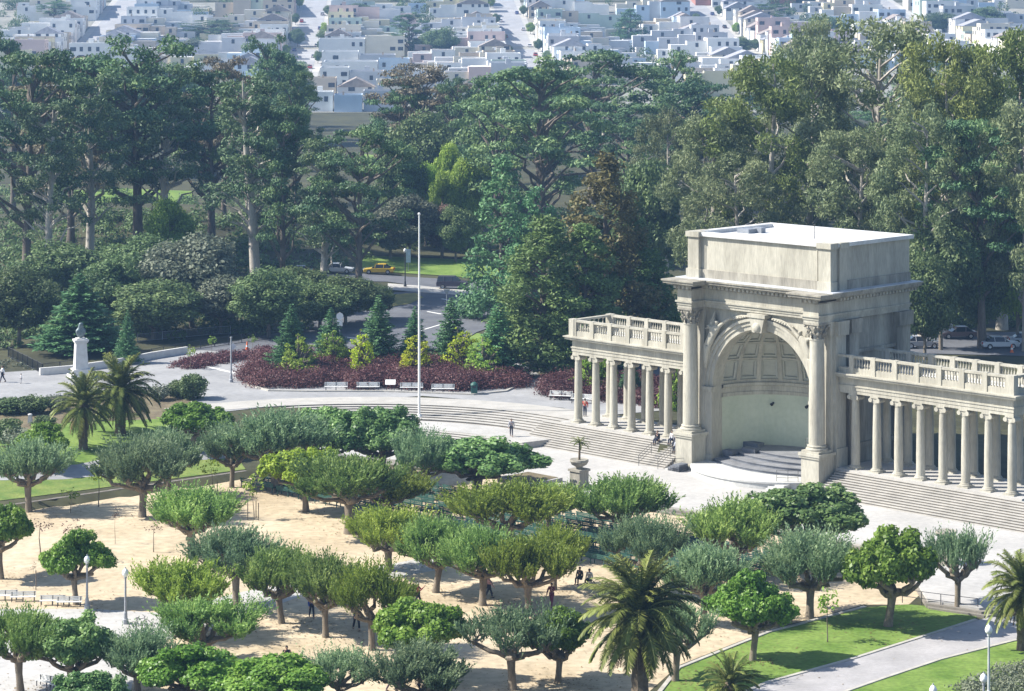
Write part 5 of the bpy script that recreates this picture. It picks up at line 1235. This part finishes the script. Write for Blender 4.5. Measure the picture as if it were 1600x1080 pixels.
p = G(531, 545); t = thing('road_sign', 'round sign plate on a post behind the second fir', 'sign', p); MB().tube([(0,0,0), (0,0,(545-488)/pxm(p))], .04, 6).build('post', LGREY, t); _h = (545-494)/pxm(p)
o = MB().lathe([(.42, -.02), (.42, .02)], 20).build('plate', WHITE, t); o.rotation_euler = (R(90), 0, 0); o.location = (0, -.06, _h); MB().box(-.33, .33, -.08, -.04, _h-1.2, _h-.5).build('lower_plate', WHITE, t)
p = G(364, 560); t = thing('road_sign', 'small white diamond sign at the footpath', 'sign', p); MB().tube([(0,0,0), (0,0,1.6)], .035, 6).build('post', LGREY, t); o = MB().box(-.3, .3, -.02, .02, -.3, .3).build('plate', WHITE, t); o.location = (0, -.05, 1.4); o.rotation_euler = (0, R(45), 0)
p = G(698, 488); t = thing('road_sign', 'grey triangular sign facing the road behind the conifers', 'sign', p); _h = (488-452)/pxm(p); MB().tube([(0,0,0), (0,0,_h)], .045, 6).build('post', LGREY, t); MB().prism([(-.45, _h), (.45, _h), (0, _h-.8)], -.09, -.05).build('plate', LGREY, t)
p = G(638, 424); t = thing('road_sign', 'pale blue banner sign by the black lamp post', 'sign', p); MB().tube([(0,0,0), (0,0,3.4)], .04, 6).build('post', LGREY, t); MB().box(-.35, .35, -.08, -.05, 1.3, 3.3).build('plate', mat('blue_white', (.5,.6,.72), .6), t)
ORG = mat('cone_orange', (.75, .16, .04), .6, .08, 4)
for x, y, lb in ((386, 548, 'orange cone by the left barberry bed'), (418, 522, 'orange cone at the road edge behind the fir'), (1581, 552, 'orange cone among the parked cars at right')):
    t = thing('traffic_cone', lb, 'cone', G(x, y, .1), 0, 'orange traffic cones'); MB().box(-.22, .22, -.22, .22, 0, .05).build('base', ORG, t); MB().lathe([(.18, .05), (.05, .95), (.03, .98)], 12).build('cone', ORG, t, smooth=True); MB().lathe([(.145, .35), (.115, .55)], 12, caps=False).build('band', WHITE, t)
p = P(828, 752, .5); t = thing('planter', 'square low stone planter left of the urn', 'planter', p, UA); MB().box(-2.2, 2.2, -2, 2, -.1, .35).build('kerb', CONC(), t); MB().box(-1.9, 1.9, -1.7, 1.7, .35, .38).build('soil', MATS['bed_soil'], t)
def urn(x, y, lb, pz=.5, plantit=True):
    p = P(x, y, pz); t = thing('stone_urn', lb, 'urn', p, UA); MB().box(-.75, .75, -.75, .75, -.1, .3).box(-.6, .6, -.6, .6, .3, 1.5).box(-.72, .72, -.72, .72, 1.5, 1.7).build('pedestal', STONE2(), t)
    MB().lathe([(.3, 1.7), (.28, 1.85), (.7, 2.1), (.86, 2.4), (.82, 2.55), (.72, 2.5)], 18).build('bowl', STONE2(), t, smooth=True)
    if plantit:
        q = thing('urn_palm', 'little palm growing in the stone urn', 'palm', (p.x, p.y, p.z+2.45)); MB().tube([(0,0,0), (.05,0,1.5)], [.12, .08], 7).build('trunk', PT, q)
        for i in range(16): obj('frond', FR[1+i % 3][i % 2], q, (.05, 0, 1.5), (0, 0, i*2.4), (.34,)*3)
urn(905, 762, 'stone urn on a square pedestal before the left stairs'); urn(1478, 880, 'stone urn behind the sparse windswept pollard', .5, False)
t = thing('urn_ramp', 'sloping stone cheek wall at the foot of the urn', 'wall', P(893, 780, .02), UA + .9); MB().prism([(0, -.1), (3.0, -.1), (3.0, .1), (.6, .8), (0, .8)], -.25, .25).build('cheek', GRAN, t)
# vehicles
GLS = mat('car_glass', (.03, .035, .045), .08, .1, 2, spec=.6); TYR = mat('tyre_rubber', (.02, .02, .02), .8, .1, 4); RIM = mat('wheel_rim', (.45, .45, .46), .35, .05, 4, metal=.8)
tyre_m = MB().lathe([(.2, -.11), (.31, -.11), (.34, -.07), (.34, .07), (.31, .11), (.2, .11)], 16, caps=False).mesh('tyre', TYR, True); rim_m = MB().lathe([(.02, .06), (.12, .08), (.21, .1), (.21, -.1), (.02, -.1)], 12).mesh('rim', RIM, True)
def car(loc, rz, colr, name, label, group=None, kind='sedan', scale=1.0):
    t = thing(name, label, 'car', loc, rz, group, (scale,)*3)
    body = mat('car_paint_' + label.replace(' ', '_')[:30], colr, .3, .04, 2, spec=.6)
    if kind == 'suv': lo = [(-2.3, .35), (2.25, .35), (2.32, .6), (2.28, .95), (1.1, 1.08), (-2.25, 1.08), (-2.34, .8)]; up = [(-2.2, 1.07), (1.05, 1.07), (.35, 1.68), (.1, 1.74), (-1.95, 1.74), (-2.12, 1.6)]
    else: lo = [(-2.2, .3), (2.15, .3), (2.22, .55), (2.15, .76), (1.0, .9), (-1.3, .93), (-2.2, .88), (-2.26, .6)]; up = [(-1.75, .91), (1.05, .89), (.2, 1.38), (-.1, 1.43), (-.8, 1.42), (-1.1, 1.36)]
    MB().prism(lo, -.88, .88).build('body', body, t, bevel=.06)
    cb = MB(); n = len(up); zt = max(z for _, z in up); zb = min(z for _, z in up)
    f = lambda z: .86 - .2*(z-zb)/(zt-zb); cb.add([(x, -f(z), z) for x, z in up] + [(x, f(z), z) for x, z in up], [tuple(range(n)), tuple(range(2*n-1, n-1, -1))] + [(i, (i+1) % n, (i+1) % n+n, i+n) for i in range(n)])
    cab = cb.build('cabin', GLS, t); MB().box(min(x for x, z in up if z > zt-.2)+.02, max(x for x, z in up if z > zt-.12), -.64, .64, zt-.02, zt+.03).build('roof_panel', body, t, bevel=.02)
    for x0 in ((-.75, .5) if kind != 'suv' else (-1.2, -.1)):
        for s in (-1, 1): MB().tube([(x0, s*f(zb)*1.0, zb), (x0-.06, s*(f(zt)+.01), zt)], .045, 4).build('pillar', body, cab)
    for sx in (-1.38, 1.4):
        for sy in (-.8, .8):
            w = obj('wheel', None, t, (sx, sy, .34), (R(90), 0, 0)); obj('tyre', tyre_m, w); obj('rim', rim_m, w)
    for s in (-1, 1):
        MB().box(2.16, 2.3, s*.62-.18, s*.62+.18, .6, .76).build('headlight', WHITE, t); MB().box(-2.33, -2.2, s*.66-.13, s*.66+.13, .62, .85).build('tail_light', mat('tail_red', (.4,.02,.02), .3), t)
    return t
car(G(708, 452, .12), .0 - .12, (.06, .052, .075), 'parked_car', 'black sport utility car on the far road', kind='suv'); car(G(592, 429, .12), math.pi - .05, (.6, .4, .03), 'parked_car', 'yellow taxi beside the far lawn')
for x, y, c, lb in ((528, 428, (.5,.5,.5), 'silver car left of the yellow taxi behind the trunks'), (465, 432, (.1,.12,.16), 'dark car glimpsed behind the dense cypress'), (868, 562, (.05,.09,.25), 'blue car parked behind the multi-trunked redwood'), (1562, 546, (.6,.62,.65), 'white car parked behind the right colonnade'), (1606, 540, (.45,.47,.52), 'pale car at the right edge of the car park'), (1440, 545, (.3,.3,.32), 'grey car in the shade behind the bandshell'), (1497, 530, (.12,.08,.08), 'dark maroon car in the shaded car park')):
    car(G(x, y, .12), random.uniform(-.1, .1) + (math.pi if x % 2 else 0), c, 'parked_car', lb, 'cars parked around the woods')
random.seed(8)
for k in (-1, 0, 1):
    for n in range(9):
        sd = -1 if n % 2 else 1; Yd = 1030 + 26*n + random.uniform(-5, 5); X = street_x(k, Yd) + sd*4.6; slope = (h1(X, Yd+3)-h1(X, Yd-3))/6
        cn, c = random.choice([('white', (.7,.7,.7)), ('silver', (.45,.46,.48)), ('dark', (.05,.05,.06)), ('red', (.4,.04,.03)), ('blue', (.08,.12,.3))])
        o = car((X, Yd, h1(X, Yd)+.33), math.pi/2 - SA*0 + .05, c, 'parked_car', f'tiny {cn} car parked {ordinal(n+1)} up the {SNAME[k]}', 'cars parked on the hill streets'); o.rotation_euler = (0, -math.atan(slope), math.pi/2+.05)
# bicycle
p = P(218, 985, .03); t = thing('bicycle', 'bicycle standing by the second lamp post', 'bicycle', p, .6)
for x in (-.52, .52):
    w = obj('wheel', None, t, (x, 0, .34)); mb = MB(); mb.tube([(.33*math.cos(a), 0, .33*math.sin(a)) for a in np.linspace(0, 2*math.pi, 19)], .022, 5, False); mb.build('tyre', TYR, w); mb = MB()
    for a in range(8): mb.tube([(0,0,0), (.32*math.cos(a*.785), 0, .32*math.sin(a*.785))], .006, 4)
    tag(mb.build('spokes', RIM, w), kind='stuff')
mb = MB()
for a, b in (((-.52,0,.34), (-.05,0,.32)), ((-.05,0,.32), (-.2,0,.85)), ((-.2,0,.8), (.4,0,.82)), ((-.05,0,.32), (.42,0,.72)), ((-.52,0,.34), (-.2,0,.8)), ((.52,0,.34), (.38,0,.95))): mb.tube([a, b], .022, 6)
mb.build('frame', mat('bike_paint', (.08,.09,.1), .4), t); MB().tube([(.36,-.26,1.0), (.38,0,.96), (.36,.26,1.0)], .018, 6).build('handlebar', DGREY, t); MB().sphere((-.2, 0, .9), (.14, .08, .04)).build('saddle', DGREY, t)

# ================================================================== PEOPLE
SKIN = mat('skin', (.42, .26, .19), .6, .06, 8)
def person(loc, rz, pose, jac, trs, hair, label, scale=1.0, arm='down'):
    t = thing('person', label, 'person', loc, rz, 'people in the park', (scale,)*3)
    jm = mat('cloth_%d_%d_%d' % tuple(int(v*100) for v in jac), jac, .9, .1, 8); tm = mat('cloth_%d_%d_%d' % tuple(int(v*100) for v in trs), trs, .9, .1, 8); hm = mat('hair_%d' % int(hair[0]*100), hair, .8, .1, 8)
    sit = pose == 'sit'; ph = .46 if sit else .92; st_ = .3 if pose == 'walk' else .03
    hip = {}
    for s in (-1, 1):
        y = -s*st_
        if sit: hip[s] = [(s*.09, 0, ph), (s*.11, -.42, ph+.02), (s*.11, -.44, .08), (s*.11, -.6, .04)]
        else: hip[s] = [(s*.09, 0, ph), (s*.1, y*.45-.03, .5), (s*.1, y*1.0+(.05 if pose == 'walk' else 0), .09), (s*.1, y-.14, .035)]
    sh = ph+.5; arms = {}
    for s in (-1, 1):
        if arm == 'up' and s == 1 or arm == 'both': arms[s] = [(s*.2, 0, sh), (s*.27, -.2, sh-.2), (s*.2, -.42, sh+.02)]
        else: arms[s] = [(s*.2, 0, sh), (s*.27, s*st_*.5, sh-.27), (s*.26, s*st_*.8-.1, sh-.5)]
    def chain(v, e, pts, first=None):
        i0 = len(v); v += pts
        for k in range(len(pts)-1): e.append((i0+k, i0+k+1))
        if first is not None: e.append((first, i0))
        return i0
    v = [(0, 0, ph), (0, 0, ph+.25), (0, 0, ph+.47), (0, -.01, ph+.58), (0, -.03, ph+.68), (0, -.02, ph+.8)]; e = [(i, i+1) for i in range(5)]; r = [.13, .12, .13, .05, .085, .07]
    v.append((0, -.12, ph+.69)); e.append((4, 6)); r.append(.018)                                   # nose
    for s in (-1, 1):
        v.append((s*.085, 0, ph+.69)); e.append((4, len(v)-1)); r.append(.016)                         # ear
        chain(v, e, hip[s], 0); r += [.09, .06, .042, .035]; i = chain(v, e, arms[s], 2); r += [.06, .042, .03]
        w = Vector(arms[s][-1]); d = (w-Vector(arms[s][-2])).normalized(); sd = d.cross(Vector((1,0,0))).normalized()
        v.append(tuple(w+d*.07)); e.append((i+2, len(v)-1)); r.append(.03); pm = len(v)-1
        for q in range(4): v.append(tuple(w+d*(.15+.015*(1.5-abs(q-1.5)))+sd*(.022*(q-1.5)))); e.append((pm, len(v)-1)); r.append(.009)
        v.append(tuple(w+d*.08+sd*.055)); e.append((i+2, len(v)-1)); r.append(.01)
    bake(skinned('body', v, e, r, SKIN, t, 1))
    v = [(0, 0, ph-.05), (0, 0, ph+.25), (0, 0, ph+.47), (0, 0, ph+.53)]; e = [(0,1),(1,2),(2,3)]; r = [(.17,.13), (.16,.12), (.18,.13), .08]
    for s in (-1, 1): chain(v, e, arms[s], 2); r += [.085, .06, .047]
    bake(skinned('jacket', v, e, r, jm, t, 1))
    v = [(0, 0, ph)]; e = []; r = [.15]
    for s in (-1, 1): chain(v, e, hip[s][:3], 0); r += [.11, .08, .06]
    bake(skinned('trousers', v, e, r, tm, t, 1))
    MB().sphere((0, .0, ph+.73), (.095, .11, .11), 10, 7).build('hair', hm, t, smooth=True)
    for s in (-1, 1): a = Vector(hip[s][2]); MB().sphere((a.x, a.y-.06, .045), (.05, .13, .05), 8, 5).build('shoe', DGREY, t, smooth=True)
    return t
random.seed(9); HB, HG, HBL = (.05,.035,.025), (.3,.29,.28), (.02,.018,.016)
NV = (.03,.035,.06); BK = (.025,.025,.03)
person(P(487, 966, .012), .3, 'walk', (.05,.08,.4), NV, HG, 'person in a blue jacket walking between the elms', 1.0, 'up')
person(P(557, 984, .012), .4, 'walk', (.17,.16,.2), BK, HG, 'person in a grey coat raising an arm among the elms', 1.12, 'up')
person(P(653, 948, .012), 1.4, 'walk', (.22,.05,.05), BK, HG, 'person in a dark red top striding behind the bright plane', 1.0, 'both')
person(P(764, 935, .012), 1.6, 'walk', (.5,.3,.32), NV, HBL, 'person in pink passing behind an elm trunk', 1.0)
person(P(762, 928, .012), 1.5, 'walk', BK, BK, HB, 'person in black beside the one in pink', 1.0)
person(P(862, 948, .012), -.4, 'walk', (.2,.05,.07), (.2,.05,.1), HBL, 'person all in dark red standing with a wide stance', 1.0, 'up')
person(P(799, 682, 1.1), 0, 'walk', (.3,.3,.33), (.06,.06,.08), HB, 'person in grey crossing the plaza below the steps', 1.0)
person(G(914, 652, .05), 3, 'stand', (.5,.07,.05), NV, HB, 'person in a red shirt behind the first colonnade column', 1.05)
person(P(448, 1050, .012), .2, 'stand', BK, BK, HBL, 'person in black partly hidden behind the wide bright plane', 1.0, 'both')
person(P(612, 1080, .012), 1.2, 'walk', (.15,.08,.12), (.1,.07,.09), HBL, 'person in plum clothes at the bottom edge', 1.0, 'up')
person(G(4, 598, .05), -1.2, 'walk', (.6,.62,.65), NV, HB, 'person in a white top at the left edge of the promenade', 1.05)
person(G(33, 600, .05), -1.2, 'stand', (.55,.55,.58), (.4,.4,.42), HB, 'small child on the promenade at the left', .62)
for k, (u, v_, st_, c, lb) in enumerate(((-13.6, -1.9, 2, BK, 'person in black seated on the left stairs'), (-12.0, -1.6, 1, (.6,.6,.62), 'person in white seated on the left stairs'), (-11.2, -1.9, 2, NV, 'person in navy seated beside the one in white'), (-10.6, -2.4, 4, (.5,.52,.6), 'person in pale blue seated nearest the pedestal'))):
    z = PZ-.158*st_+.02; p = UV(u, -.95-.31*(st_)+.15, z-.16+.0); person(p, UA, 'sit', c, NV, HB, lb, 1.0)
person(P(906, 912, .0), -.6, 'sit', BK, BK, HBL, 'person in black resting on a green bench', 1.0); person(P(921, 915, .0), -.6, 'sit', (.6,.6,.6), BK, HB, 'person in white resting on a green bench', 1.0)

# fallen leaves and twigs on the sand and lawns
random.seed(61); r_ = np.random.default_rng(61); C = []
for x, yt, yb, w, kd, lb in grove:
    if yb > 1100 or x > 1420: continue
    c = P(x, yb); k = 170; rr = np.abs(r_.normal(size=k))*3.2 + .3; a = r_.random(k)*6.28; C.append(np.stack([c.x+rr*np.cos(a)+.8, c.y+rr*np.sin(a), np.full(k, .06)], 1))
C = np.concatenate(C); k = len(C); sz = .1+.12*r_.random(k); V = cards(C, r_.normal(size=(k,3))*np.array([1,1,.12]), np.tile(np.array([0,0,1.0]), (k,1)), sz, sz*.6); V[:,:,2] = np.maximum(V[:,:,2], .045)
tag(obj('leaf_litter', quads_mesh('leaf_litter', V, None, r_.random(k), leafmat('dead_leaves', (.1,.07,.035), (.19,.13,.06), (.3,.22,.1), .1, .8, .1))), 'fallen brown leaves scattered under the trees', kind='stuff')

# ================================================================== HAZE
hz = MB().box(-1700, 1700, -420, 3420, -3.0, 235).build('haze', None)
tag(hz, 'pale blue summer haze', kind='stuff')
hm = bpy.data.materials.new('haze'); hm.use_nodes = True; n = hm.node_tree; n.nodes.clear()
pv = n.nodes.new('ShaderNodeVolumePrincipled'); pv.inputs['Color'].default_value = (.33, .58, 1.0, 1); pv.inputs['Density'].default_value = .0002; pv.inputs['Anisotropy'].default_value = .1
n.links.new(pv.outputs[0], n.nodes.new('ShaderNodeOutputMaterial').inputs['Volume']); hz.data.materials.clear(); hz.data.materials.append(hm)
bake_all()
